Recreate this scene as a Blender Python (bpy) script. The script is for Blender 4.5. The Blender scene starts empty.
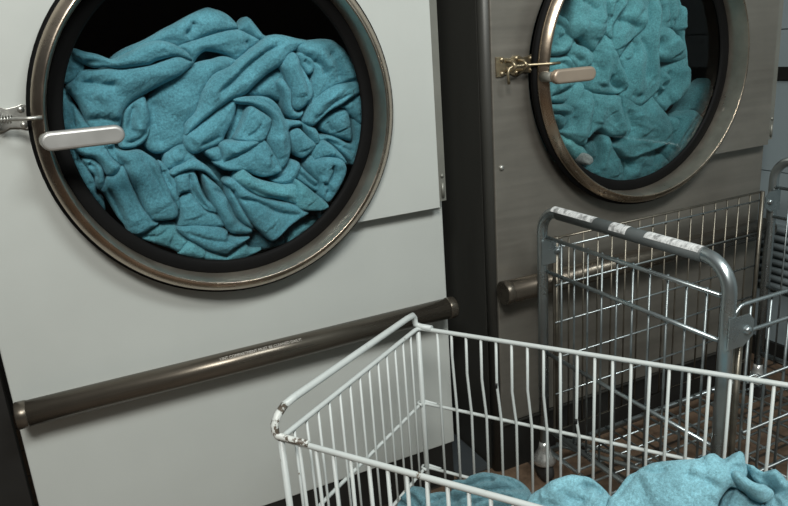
import bpy, bmesh, math, random
import numpy as np
from mathutils import Vector, Matrix
random.seed(7); np.random.seed(7)
PI = math.pi
S = bpy.context.scene
COL = S.collection

# ------------------------------------------------------------------ materials
def nodes(name):
    m = bpy.data.materials.new(name); m.use_nodes = True
    nt = m.node_tree; b = nt.nodes['Principled BSDF']
    return m, nt, b
def add(nt, t, **kw):
    n = nt.nodes.new(t)
    for k, v in kw.items():
        if hasattr(n, k): setattr(n, k, v)
        else: n.inputs[k.replace('_', ' ')].default_value = v
    return n
def coords(nt, scale=(1, 1, 1)):
    tc = nt.nodes.new('ShaderNodeTexCoord'); mp = nt.nodes.new('ShaderNodeMapping')
    mp.inputs['Scale'].default_value = scale
    nt.links.new(tc.outputs['Object'], mp.inputs['Vector'])
    return mp.outputs['Vector']
def ramp(nt, src, stops):
    r = nt.nodes.new('ShaderNodeValToRGB')
    el = r.color_ramp.elements
    while len(el) < len(stops): el.new(0.5)
    for e, (p, c) in zip(el, stops):
        e.position = p; e.color = (*c, 1) if len(c) == 3 else c
    nt.links.new(src, r.inputs[0]); return r.outputs[0]
def noise(nt, vec, scale, detail=4, rough=.6):
    n = add(nt, 'ShaderNodeTexNoise'); n.inputs['Scale'].default_value = scale
    n.inputs['Detail'].default_value = detail; n.inputs['Roughness'].default_value = rough
    nt.links.new(vec, n.inputs['Vector']); return n.outputs['Fac']
def bump(nt, b, h, strength, dist=.002):
    n = nt.nodes.new('ShaderNodeBump'); n.inputs['Strength'].default_value = strength
    n.inputs['Distance'].default_value = dist
    nt.links.new(h, n.inputs['Height']); nt.links.new(n.outputs[0], b.inputs['Normal'])
def mat(name, col, rough=.5, metal=0.0, var=.12, vscale=(6, 6, 6), bscale=0, bstr=.2, rvar=.1):
    m, nt, b = nodes(name)
    v = coords(nt, vscale); f = noise(nt, v, 1.0, 6)
    lo = tuple(c * (1 - var) for c in col); hi = tuple(min(1, c * (1 + var)) for c in col)
    nt.links.new(ramp(nt, f, [(.3, lo), (.7, hi)]), b.inputs['Base Color'])
    nt.links.new(ramp(nt, f, [(.3, (rough - rvar,) * 3), (.7, (rough + rvar,) * 3)]), b.inputs['Roughness'])
    b.inputs['Metallic'].default_value = metal
    if bscale: bump(nt, b, noise(nt, coords(nt), bscale, 3), bstr)
    return m
def towel_mat(name, col, wear=.25):
    m, nt, b = nodes(name)
    v = coords(nt)
    f = noise(nt, v, 260, 4, .8); g = noise(nt, v, 16, 3)
    lo = tuple(c * (1 - wear) for c in col); hi = tuple(min(1, c * (1 + wear)) for c in col)
    c1 = ramp(nt, g, [(.3, lo), (.7, hi)])
    mx = nt.nodes.new('ShaderNodeMix'); mx.data_type = 'RGBA'; mx.blend_type = 'MULTIPLY'
    mx.inputs[0].default_value = 1
    nt.links.new(c1, mx.inputs[6])
    nt.links.new(ramp(nt, f, [(.3, (.58, .58, .58)), (.7, (1.25, 1.25, 1.25))]), mx.inputs[7])
    nt.links.new(mx.outputs[2], b.inputs['Base Color'])
    b.inputs['Roughness'].default_value = .95
    b.inputs['Specular IOR Level'].default_value = .1
    b.inputs['Sheen Weight'].default_value = .25
    b.inputs['Sheen Roughness'].default_value = .5
    b.inputs['Sheen Tint'].default_value = (.6, .9, 1, 1)
    bump(nt, b, f, .75, .004)
    return m
def brushed(name, col, rough, metal, stretch, var=.15, rvar=.08):
    m, nt, b = nodes(name)
    f = noise(nt, coords(nt, stretch), 1, 5)
    g = noise(nt, coords(nt), 5, 4)
    lo = tuple(c * (1 - var) for c in col); hi = tuple(min(1, c * (1 + var)) for c in col)
    mx = nt.nodes.new('ShaderNodeMix'); mx.data_type = 'RGBA'; mx.blend_type = 'MULTIPLY'
    mx.inputs[0].default_value = 1
    nt.links.new(ramp(nt, f, [(.3, lo), (.7, hi)]), mx.inputs[6])
    nt.links.new(ramp(nt, g, [(.3, (.85, .85, .85)), (.7, (1.1, 1.1, 1.1))]), mx.inputs[7])
    nt.links.new(mx.outputs[2], b.inputs['Base Color'])
    nt.links.new(ramp(nt, f, [(.3, (rough - rvar,) * 3), (.7, (rough + rvar,) * 3)]), b.inputs['Roughness'])
    b.inputs['Metallic'].default_value = metal
    return m

M = {}
M['enamel'] = mat('white_enamel', (.43, .45, .425), .42, 0, .05, (2.5, 2.5, 2.5), 120, .02)
M['stainless'] = brushed('dull_stainless', (.21, .197, .170), .42, .55, (4, 4, 60), .08)
M['side'] = mat('charcoal_side', (.045, .045, .04), .45, .2, .15, (5, 5, 1))
M['black'] = mat('black_base', (.008, .008, .007), .6, 0, .2)
M['rubber'] = mat('black_rubber', (.005, .005, .005), .65, 0, .2)
M['rubber'].node_tree.nodes['Principled BSDF'].inputs['Specular IOR Level'].default_value = .08
M['ring'] = brushed('polished_steel', (.50, .42, .34), .25, 1, (14, 14, 14), .12, .06)  # warm tint puts the brown floor's reflection into the steel colour
M['rim'] = brushed('brushed_steel_rim', (.40, .36, .30), .34, .85, (14, 14, 14), .2)
M['ring2'] = brushed('polished_steel_warm', (.50, .41, .315), .25, 1, (14, 14, 14), .12, .06)  # floor reflection coloured into the steel here as well
M['handle'] = mat('satin_aluminium', (.50, .50, .48), .4, .65, .05, (8, 8, 8))
M['handle2'] = mat('satin_bronze', (.46, .37, .29), .4, .65, .05, (8, 8, 8))
M['latch'] = mat('zinc_latch', (.42, .42, .39), .35, .8, .15, (40, 40, 40))
M['latch2'] = mat('brassy_latch', (.36, .30, .20), .35, .85, .2, (40, 40, 40))
M['rail'] = brushed('bronze_rail', (.115, .10, .08), .30, .75, (3, 60, 60), .2)
M['strip'] = mat('grey_hinge', (.20, .20, .175), .45, .4, .1)
M['drum'] = mat('dark_drum', (.03, .03, .028), .4, .7, .3, (20, 20, 20))
M['wire'] = None
M['galv'] = brushed('galvanised_steel', (.40, .45, .46), .30, .9, (8, 8, 8), .12)
M['galvdull'] = brushed('galvanised_wire', (.17, .155, .125), .36, .8, (30, 30, 30), .25)  # brown tint puts warm reflections into the wire colour
M['galvwire'] = brushed('galvanised_infill', (.23, .26, .265), .38, .85, (30, 30, 30), .25)
M['sleeve'] = mat('grey_sleeve', (.075, .085, .085), .55, 0, .15, (30, 30, 30))
M['bell'] = mat('bright_zinc', (.50, .50, .48), .3, .7, .15, (30, 30, 30))
M['caster'] = mat('caster_rubber', (.03, .03, .03), .6, 0, .2)
M['wall'] = mat('bluegrey_wall', (.25, .30, .315), .4, 0, .06, (3, 3, 3))
M['grille'] = mat('bluegrey_grille', (.24, .285, .295), .45, .2, .06)
M['backwall'] = mat('dim_wall', (.10, .10, .095), .8, 0, .1)
M['letter'] = mat('silver_letter', (.42, .40, .36), .5, .0, .05)

# white painted wire with rusty chips
def white_paint():
    m, nt, b = nodes('chipped_white_paint')
    v = coords(nt)
    f = noise(nt, v, 55, 5, .7); g = noise(nt, v, 14, 3)
    s = nt.nodes.new('ShaderNodeMath'); s.operation = 'MULTIPLY'
    nt.links.new(f, s.inputs[0]); nt.links.new(g, s.inputs[1])
    nt.links.new(ramp(nt, s.outputs[0], [(.0, (.54, .575, .56)), (.42, (.48, .515, .50)), (.44, (.12, .09, .06)), (1, (.03, .025, .02))]), b.inputs['Base Color'])
    b.inputs['Roughness'].default_value = .4
    return m
M['wire'] = white_paint()
def worn_corner():
    m, nt, b = nodes('worn_paint_corner')
    f = noise(nt, coords(nt), 70, 5, .7)
    nt.links.new(ramp(nt, f, [(.0, (.62, .64, .61)), (.49, (.58, .6, .57)), (.53, (.10, .08, .06)), (1, (.03, .028, .025))]), b.inputs['Base Color'])
    b.inputs['Roughness'].default_value = .45
    return m
M['worn'] = worn_corner()
def sticker_mat():
    m, nt, b = nodes('worn_white_sticker')
    f = noise(nt, coords(nt, (40, 260, 40)), 1, 4, .8); g = noise(nt, coords(nt), 70, 4)
    mx = nt.nodes.new('ShaderNodeMix'); mx.data_type = 'RGBA'; mx.blend_type = 'MULTIPLY'; mx.inputs[0].default_value = 1
    nt.links.new(ramp(nt, f, [(.35, (.42, .43, .43)), (.6, (.72, .73, .72))]), mx.inputs[6])
    nt.links.new(ramp(nt, g, [(.38, (.45, .45, .45)), (.5, (1, 1, 1))]), mx.inputs[7])
    nt.links.new(mx.outputs[2], b.inputs['Base Color']); b.inputs['Roughness'].default_value = .5
    return m
M['sticker'] = sticker_mat()
def glass_mat():
    m = bpy.data.materials.new('door_glass'); m.use_nodes = True
    nt = m.node_tree; nt.nodes.clear()
    out = nt.nodes.new('ShaderNodeOutputMaterial'); mix = nt.nodes.new('ShaderNodeMixShader')
    tr = nt.nodes.new('ShaderNodeBsdfTransparent'); gl = nt.nodes.new('ShaderNodeBsdfGlossy')
    fr = nt.nodes.new('ShaderNodeFresnel'); fr.inputs['IOR'].default_value = 1.35
    tr.inputs['Color'].default_value = (.93, .96, .955, 1)
    gl.inputs['Roughness'].default_value = .03; gl.inputs['Color'].default_value = (.8, .8, .8, 1)
    nt.links.new(fr.outputs[0], mix.inputs[0]); nt.links.new(tr.outputs[0], mix.inputs[1]); nt.links.new(gl.outputs[0], mix.inputs[2])
    nt.links.new(mix.outputs[0], out.inputs[0]); return m
M['glass'] = glass_mat()
def floor_mat():
    m, nt, b = nodes('brown_quarry_tile')
    v = coords(nt)
    br = nt.nodes.new('ShaderNodeTexBrick'); br.offset = 0; br.inputs['Scale'].default_value = 1
    br.inputs['Brick Width'].default_value = .15; br.inputs['Row Height'].default_value = .15
    br.inputs['Mortar Size'].default_value = .004
    br.inputs['Color1'].default_value = (.13, .088, .058, 1); br.inputs['Color2'].default_value = (.165, .108, .07, 1)
    br.inputs['Mortar'].default_value = (.03, .025, .02, 1)
    nt.links.new(v, br.inputs['Vector'])
    mx = nt.nodes.new('ShaderNodeMix'); mx.data_type = 'RGBA'; mx.blend_type = 'MULTIPLY'; mx.inputs[0].default_value = 1
    nt.links.new(br.outputs['Color'], mx.inputs[6])
    nt.links.new(ramp(nt, noise(nt, v, 30, 6, .7), [(.3, (.45, .45, .45)), (.7, (1.3, 1.3, 1.3))]), mx.inputs[7])
    nt.links.new(mx.outputs[2], b.inputs['Base Color']); b.inputs['Roughness'].default_value = .5
    bump(nt, b, br.outputs['Fac'], -.3, .003)
    return m
M['floor'] = floor_mat()

# ------------------------------------------------------------------ mesh helpers
class MB:
    def __init__(s): s.v = []; s.f = []; s.sm = []
    def addv(s, vs): n = len(s.v); s.v += [tuple(map(float, p)) for p in vs]; return n
    def face(s, idx, smooth=False): s.f.append(tuple(idx)); s.sm.append(smooth)
    def box(s, a, b):
        x0, y0, z0 = a; x1, y1, z1 = b
        n = s.addv([(x0,y0,z0),(x1,y0,z0),(x1,y1,z0),(x0,y1,z0),(x0,y0,z1),(x1,y0,z1),(x1,y1,z1),(x0,y1,z1)])
        for q in ((0,3,2,1),(4,5,6,7),(0,1,5,4),(1,2,6,5),(2,3,7,6),(3,0,4,7)): s.face([n+i for i in q])
        return s
    def tube(s, pts, r, n=10, closed=False, caps=True):
        P = [Vector(p) for p in pts]; N = len(P)
        R = r if isinstance(r, (list, tuple)) else [r] * N
        T = []
        for i in range(N):
            a = P[(i-1) % N] if (closed or i > 0) else P[i]
            b = P[(i+1) % N] if (closed or i < N-1) else P[i]
            T.append((b - a).normalized())
        u = T[0].orthogonal().normalized(); base = len(s.v)
        for i in range(N):
            u = (u - T[i] * u.dot(T[i])).normalized(); w = T[i].cross(u)
            s.addv([P[i] + (u * math.cos(2*PI*k/n) + w * math.sin(2*PI*k/n)) * R[i] for k in range(n)])
        for i in range(N if closed else N-1):
            j = (i+1) % N
            off = 0
            if closed and j == 0:      # best twist match
                v0 = Vector(s.v[base]); off = min(range(n), key=lambda k: (Vector(s.v[base + i*n + k]) - v0).length)
            for k in range(n):
                s.face((base+i*n+(k+off) % n, base+i*n+(k+1+off) % n, base+j*n+(k+1) % n, base+j*n+k), True)
        if caps and not closed:
            s.face([base+k for k in range(n)][::-1]); s.face([base+(N-1)*n+k for k in range(n)])
        return s
    def lathe(s, prof, o, axis='z', n=48, smooth=True, capends=False):
        # prof: (radius, distance along axis)
        base = len(s.v); o = Vector(o)
        for r, h in prof:
            for k in range(n):
                c, q = r*math.cos(2*PI*k/n), r*math.sin(2*PI*k/n)
                s.addv([o + Vector({'z': (c, q, h), 'y': (c, h, q), 'x': (h, c, q)}[axis])])
        for i in range(len(prof)-1):
            for k in range(n):
                s.face((base+i*n+k, base+i*n+(k+1) % n, base+(i+1)*n+(k+1) % n, base+(i+1)*n+k), smooth)
        if capends:
            s.face([base+k for k in range(n)]); s.face([base+(len(prof)-1)*n+k for k in range(n)])
        return s
    def prism(s, poly, y0, y1):       # polygon in x,z extruded along y
        n = len(poly); a = s.addv([(x, y0, z) for x, z in poly]); b = s.addv([(x, y1, z) for x, z in poly])
        s.face([a+i for i in range(n)]); s.face([b+i for i in range(n)][::-1])
        for i in range(n): s.face((a+i, b+i, b+(i+1) % n, a+(i+1) % n))
        return s
    def build(s, name, m, parent=None, bevel=0, fix=True):
        me = bpy.data.meshes.new(name); me.from_pydata(s.v, [], s.f); me.update()
        me.polygons.foreach_set('use_smooth', s.sm)
        if fix:
            bm = bmesh.new(); bm.from_mesh(me); bmesh.ops.recalc_face_normals(bm, faces=bm.faces)
            bm.to_mesh(me); bm.free()
        o = bpy.data.objects.new(name, me); COL.objects.link(o); me.materials.append(m)
        if parent: o.parent = parent
        if bevel:
            md = o.modifiers.new('bevel', 'BEVEL'); md.width = bevel; md.segments = 3; md.limit_method = 'ANGLE'
        return o
def thing(name, label, cat, loc=(0, 0, 0), group=None):
    o = bpy.data.objects.new(name, None); COL.objects.link(o); o.location = loc; o.empty_display_size = .1
    o['label'] = label; o['category'] = cat
    if group: o['group'] = group
    return o
def tag(o, label, cat, group=None):
    o['label'] = label; o['category'] = cat
    if group: o['group'] = group
    return o
def struct(o): o['kind'] = 'structure'; return o
def arc(c, r, a0, a1, n, ax):
    u, w = Vector(ax[0]), Vector(ax[1]); c = Vector(c)
    return [tuple(c + u*r*math.cos(a0+(a1-a0)*i/n) + w*r*math.sin(a0+(a1-a0)*i/n)) for i in range(n+1)]
def text_mesh(body, size, m, name, parent, mw):
    cu = bpy.data.curves.new('t', 'FONT'); cu.body = body; cu.size = size; cu.extrude = .0002
    to = bpy.data.objects.new('t', cu); COL.objects.link(to)
    dg = bpy.context.evaluated_depsgraph_get()
    me = bpy.data.meshes.new_from_object(to.evaluated_get(dg))
    bpy.data.objects.remove(to)
    w = max(v.co.x for v in me.vertices)
    me.transform(mw(w)); me.materials.clear(); me.materials.append(m); me.name = name
    o = bpy.data.objects.new(name, me); COL.objects.link(o); o.parent = parent
    return o

# ------------------------------------------------------------------ setting
struct(MB().box((-2.2, -3.2, -.05), (2.0, 1.1, 0)).build('floor', M['floor']))
struct(MB().box((-2.2, 1.0, 0), (2.0, 1.1, 2.7)).build('wall_back', M['backwall']))
wr = MB()
zs = [.06, .58, .975, 1.55, 2.15, 2.7]; ys = [1.0, .3, -.35, -1.0, -1.65, -2.3, -3.2]
for i in range(len(zs)-1):
    for j in range(len(ys)-1):
        wr.box((2.0, ys[j+1]+.0015, zs[i]+.0015), (2.012, ys[j]-.0015, zs[i+1]-.0015))
wr.box((2.006, -3.2, .06), (2.1, 1.0, 2.7))
struct(wr.build('wall_right', M['wall']))
struct(MB().box((1.992, -3.2, 0), (2.1, 1.0, .06)).build('baseboard_right', M['black']))
struct(MB().box((1.994, -3.2, .84), (2.0, 1.0, .875)).build('trim_1', M['black']))
struct(MB().box((-.4, .02, 0), (-.012, .05, 2.0)).build('gap_shade_panel', M['black']))  # added black sheet, stands in for the shade of the open gap
struct(MB().box((.866, .0, 0), (.952, .95, .012)).build('gap_floor_strip', mat('dark_slate_strip', (.045, .052, .056), .5)))  # dark strip laid over the floor between the dryers
vg = thing('vent_grille', 'blue-grey louvred vent grille low on the right wall', 'vent', (2.0, -.03, .33))
MB().box((-.006, -.12, -.1), (0, .12, .1)).build('frame', M['grille'], vg)
for i in range(8):
    z = -.088 + i*.0245
    MB().tube([(-.012, -.105, z), (-.012, .105, z)], .0112, 10).build('slat', M['grille'], vg)

# ------------------------------------------------------------------ dryers
RR = .3077
def front_plate(W, z0, z1, cx, cz, r, y, th):
    mb = MB(); ang = sorted(set([2*PI*k/96 for k in range(96)] + [math.atan2(zz-cz, xx-cx) % (2*PI) for xx in (0, W) for zz in (z0, z1)]))
    ins = []; outs = []
    for a in ang:
        c, s_ = math.cos(a), math.sin(a)
        t = min([(W-cx)/c if c > 1e-9 else 1e9, (0-cx)/c if c < -1e-9 else 1e9, (z1-cz)/s_ if s_ > 1e-9 else 1e9, (z0-cz)/s_ if s_ < -1e-9 else 1e9])
        ins.append((cx+r*c, cz+r*s_)); outs.append((cx+t*c, cz+t*s_))
    n = len(ang)
    for yy in (y, y+th):
        mb.addv([(x, yy, z) for x, z in ins]); mb.addv([(x, yy, z) for x, z in outs])
    for k in range(n):
        j = (k+1) % n
        mb.face((k, j, n+j, n+k)); mb.face((2*n+k, 3*n+k, 3*n+j, 2*n+j))
        mb.face((n+k, n+j, 3*n+j, 3*n+k)); mb.face((k, 2*n+k, 2*n+j, j))
    return mb
def hinge_panel(x1, zb, zt, cx, cz, r, y):
    mb = MB(); a0 = math.asin((zb-cz)/r); ac = math.atan2(zb-cz, x1-cx); at = math.atan2(zt-cz, x1-cx)
    A = sorted([a0+(PI/2-a0)*k/60 for k in range(61)] + [ac, at])
    ins = []; outs = []
    for a in A:
        c, s_ = math.cos(a), math.sin(a)
        t = min([(x1-cx)/c if c > 1e-9 else 1e9, (zt-cz)/s_ if s_ > 1e-9 else 1e9, (zb-cz)/s_ if s_ < -1e-9 else 1e9])
        t = max(t, r)
        ins.append((cx+r*c, cz+r*s_)); outs.append((cx+t*c, cz+t*s_))
    n = len(A); mb.addv([(x, y, z) for x, z in ins]); mb.addv([(x, y, z) for x, z in outs])
    mb.addv([(x, -.0005, z) for x, z in outs])
    for k in range(n-1):
        mb.face((k, k+1, n+k+1, n+k)); mb.face((n+k, n+k+1, 2*n+k+1, 2*n+k))
    return mb
def dryer(loc, W, cx, cz, seam, railz, railr, z0, P, label):
    t = thing('tumble_dryer', label, 'dryer', loc)
    ZT = 1.75
    front_plate(W, z0, ZT, cx, cz, .3, 0, .012).build('front_panel', P['face'], t, .003)
    mb = MB()
    mb.box((-P['corner'], .012+P['corner'], z0*(P['corner'] == 0)), (.012-P['corner'], .8, ZT)); mb.box((W-.012, .012, z0), (W, .8, ZT))
    mb.box((0, .012, ZT-.012), (W, .8, ZT)); mb.box((.012, .79, z0), (W-.012, .8, ZT)); mb.box((.012, .012, z0), (W-.012, .79, z0+.012))
    mb.build('cabinet', P['side'], t)
    b = MB(); b.box((.004 if P['corner'] == 0 else .0, .004, 0), (W-.004, .78, z0))
    if P['corner']:
        cc = MB(); c0 = P['corner']
        cc.tube([(.0, .012+c0*.6, .0), (.0, .012+c0*.6, ZT)], c0, 24); cc.build('corner_trim', P['side'], t)
    b.build('base', M['black'], t)
    hp = hinge_panel(W-.020, seam, ZT-.03, cx, cz, .3, -.026).build('hinge_panel', P['face'], t)
    hs = MB(); hs.box((W-.0195, -.024, seam+.012), (W-.003, -.0005, ZT-.03)); hs.build('hinge_strip', P['strip'], t)
    hk = MB(); hk.tube([(W-.0110, -.0255, seam+.02), (W-.0110, -.0255, seam+.05)], .0032, 8); hk.lathe([(0.0001, -.0035), (.003, -.0035), (.004, 0)], (W-.0110, -.0245, seam+.065), 'y', 10)
    hk.build('hinge_pin', P['strip'], t)
    # drum and gasket
    MB().lathe([(.3, .004), (.312, .03), (.33, .06), (.33, .6), (.05, .64), (.0001, .64)], (cx, 0, cz), 'y', 72).build('drum', M['drum'], t)
    MB().lathe([(.297, .0), (.297, -.0195), (RR+.005, -.024), (RR+.0075, -.029), (RR+.0065, -.036), (RR-.001, -.0385), (.299, -.040), (.299,-.003)], (cx, 0, cz), 'y', 96).build('gasket', M['rubber'], t)
    # door: ring > glass, seal, handle
    d = MB().lathe([(.299, -.034), (RR, -.038), (RR+.0015, -.042), (RR+.0005, -.0455), (.2955, -.0562), (.2930, -.0575), (.2912, -.0577), (.2904, -.0568), (.2990, -.036)],
                   (cx, 0, cz), 'y', 128).build('door', P['ring'], t)
    MB().lathe([(.2905, -.0572), (.2898, -.0555), (.2864, -.006), (.2864, -.004), (.2868, -.001), (.296, -.001), (.296, -.039)], (cx, 0, cz), 'y', 128).build('inner_rim', M['rim'], d)
    MB().lathe([(.2866, -.001), (.2862, -.006), (.2845, -.0072), (.2670, -.0066), (.2640, -.0045), (.2625, -.001)], (cx, 0, cz), 'y', 96).build('seal', M['rubber'], d)
    MB().lathe([(.2645, -.0005), (.2, -.0012), (.1, -.0016), (.0001, -.0018)], (cx, 0, cz), 'y', 64).build('glass', M['glass'], d)
    # capsule handle
    hx0, hx1, hz = cx-P['hx'][0], cx-P['hx'][1], cz-.001
    hb = MB(); R0 = .0145; ring = []
    n = 12
    for k in range(n+1): a = PI/2+PI*k/n; ring.append((hx0+R0+R0*math.cos(a), hz+R0*math.sin(a)))
    for k in range(n+1): a = -PI/2+PI*k/n; ring.append((hx1-R0+R0*math.cos(a), hz+R0*math.sin(a)))
    hb.prism(ring, -.098, -.080)
    hd = hb.build('handle', P['handle'], d, .005)
    MB().lathe([(.011, -.05), (.010, -.082)], (hx0+.008, 0, hz), 'y', 20, capends=True).build('handle_post', M['strip'], d)
    # slide latch: plate > rivets, bolt
    lx = cx-P['lx']; lz = cz+P['lz']
    pl = []
    for k in range(7): a = PI/2*k/6; pl.append((lx+.088+.008*math.cos(a), lz+.012+.008*math.sin(a)))
    pl += [(lx+.080, lz+.017), (lx+.066, lz+.015), (lx+.056, lz+.020), (lx+.044, lz+.020), (lx+.034, lz+.015), (lx+.02, lz+.017), (lx+.012, lz+.020), (lx, lz+.020), (lx, lz-.020), (lx+.012, lz-.020), (lx+.02, lz-.017),
           (lx+.034, lz-.015), (lx+.044, lz-.020), (lx+.056, lz-.020), (lx+.066, lz-.015), (lx+.080, lz-.017)]
    for k in range(7): a = -PI/2+PI/2*k/6; pl.append((lx+.088+.008*math.cos(a), lz-.012+.008*math.sin(a)))
    la = MB().prism(pl, -.004, 0).build('latch', P['latch'], t, .001)
    for sx, sz in ((.014, .014), (.05, .0145), (.086, .012), (.014, -.014), (.05, -.0145), (.086, -.012)):
        MB().lathe([(.0001, -.008), (.003, -.0075), (.0052, -.0055), (.0055, -.0035)], (lx+sx, 0, lz+sz), 'y', 14).build('rivet', P['latch'], la)
    bo = MB(); bo.tube([(lx+.012, -.034, lz-.032), (lx+.011, -.032, lz-.012), (lx+.014, -.027, lz-.001), (lx+.024, -.026, lz), (lx+.128, -.0605, lz), (lx+.130, -.0605, lz)] if False else
                       [(lx+.012, -.030, lz-.034), (lx+.010, -.030, lz-.014), (lx+.013, -.030, lz-.004), (lx+.021, -.030, lz), (lx+.05, -.030, lz), (lx+.07, -.040, lz), (lx+.092, -.0612, lz), (lx+.115, -.0618, lz)], .0030, 10)
    bo.build('bolt', P['latch'], la)
    for bx in (.024, .052):
        MB().tube([(lx+bx, -.002, lz-.010), (lx+bx, -.026, lz-.009), (lx+bx, -.037, lz), (lx+bx, -.026, lz+.009), (lx+bx, -.002, lz+.010)], .0035, 8).build('guide', P['latch'], la)
    if P['spring']:
        MB().tube([(lx+.050+i*.0006, -.030-.006*math.cos(i*.9) - max(0, i*.0006-.0)*.3, lz+.006*math.sin(i*.9)) for i in range(40)], .0013, 6).build('spring', P['latch'], la)
    # tubular pull rail with end caps
    r0 = railr
    ra = MB().tube([(.008-P['corner'], -.036, railz), (W-.008, -.036, railz)], r0, 32).build('rail', M['rail'], t)
    for e, s_ in ((.008-P['corner'], -1), (W-.008, 1)):
        MB().lathe([(r0*.96, -.004), (r0*1.05, -.002), (r0*1.05, .012*1), (r0*1.02, .014)] if s_ < 0 else [(r0*1.02, -.014), (r0*1.05, -.012), (r0*1.05, .002), (r0*.96, .004)],
                   (e, -.036, railz), 'x', 32, capends=True).build('end_cap', M['rail'], ra)
    bk = MB(); bk.box((.03, -.036, railz-.008), (W-.03, 0, railz+.008)); bk.build('rail_bracket', M['rail'], ra)
    if P['text']:
        a = math.radians(52)
        def mw(w):
            sc = .158 / w
            nrm = Vector((0, -math.cos(a), math.sin(a))); up = Vector((0, math.sin(a), math.cos(a)))
            R = Matrix((Vector((1, 0, 0)), up, nrm)).transposed().to_4x4()
            return Matrix.Translation(Vector((.347, -.036, railz)) + nrm*(r0+.0004) - up*.003) @ R @ Matrix.Diagonal((sc, sc*1.15, 1, 1))
        text_mesh('LINT COMPARTMENT MUST BE CLEANED DAILY!', .01, M['letter'], 'lettering', ra, mw)
    else:
        MB().lathe([(.0001, -.005), (.004, -.0045), (.006, -.002), (.006, 0)], (.017, 0, .743), 'y', 14).build('screw', M['latch'], t)
        MB().box((.0, -.004, z0-.004), (W, 0, z0+.0)).build('seam_trim', M['side'], t)
    return t
PL = dict(face=M['enamel'], side=M['enamel'], strip=M['strip'], ring=M['ring'], handle=M['handle'], latch=M['latch'], spring=True, text=True, corner=0, hx=(.300, .180), lx=.406, lz=.034)
PR = dict(face=M['stainless'], side=M['side'], strip=M['strip'], ring=M['ring2'], handle=M['handle2'], latch=M['latch2'], spring=False, text=False, corner=.016, hx=(.309, .203), lx=.383, lz=.024)
dryer((0, 0, 0), .86, .4297, .908, .680, .458, .0225, .105, PL, 'white enamelled tumble dryer with steel porthole door and bronze rail')
dryer((.973, -.0326, 0), .839, .3917, .927, .696, .475, .0255, .130, PR, 'dull stainless steel tumble dryer with charcoal side standing right of the white one')

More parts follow.
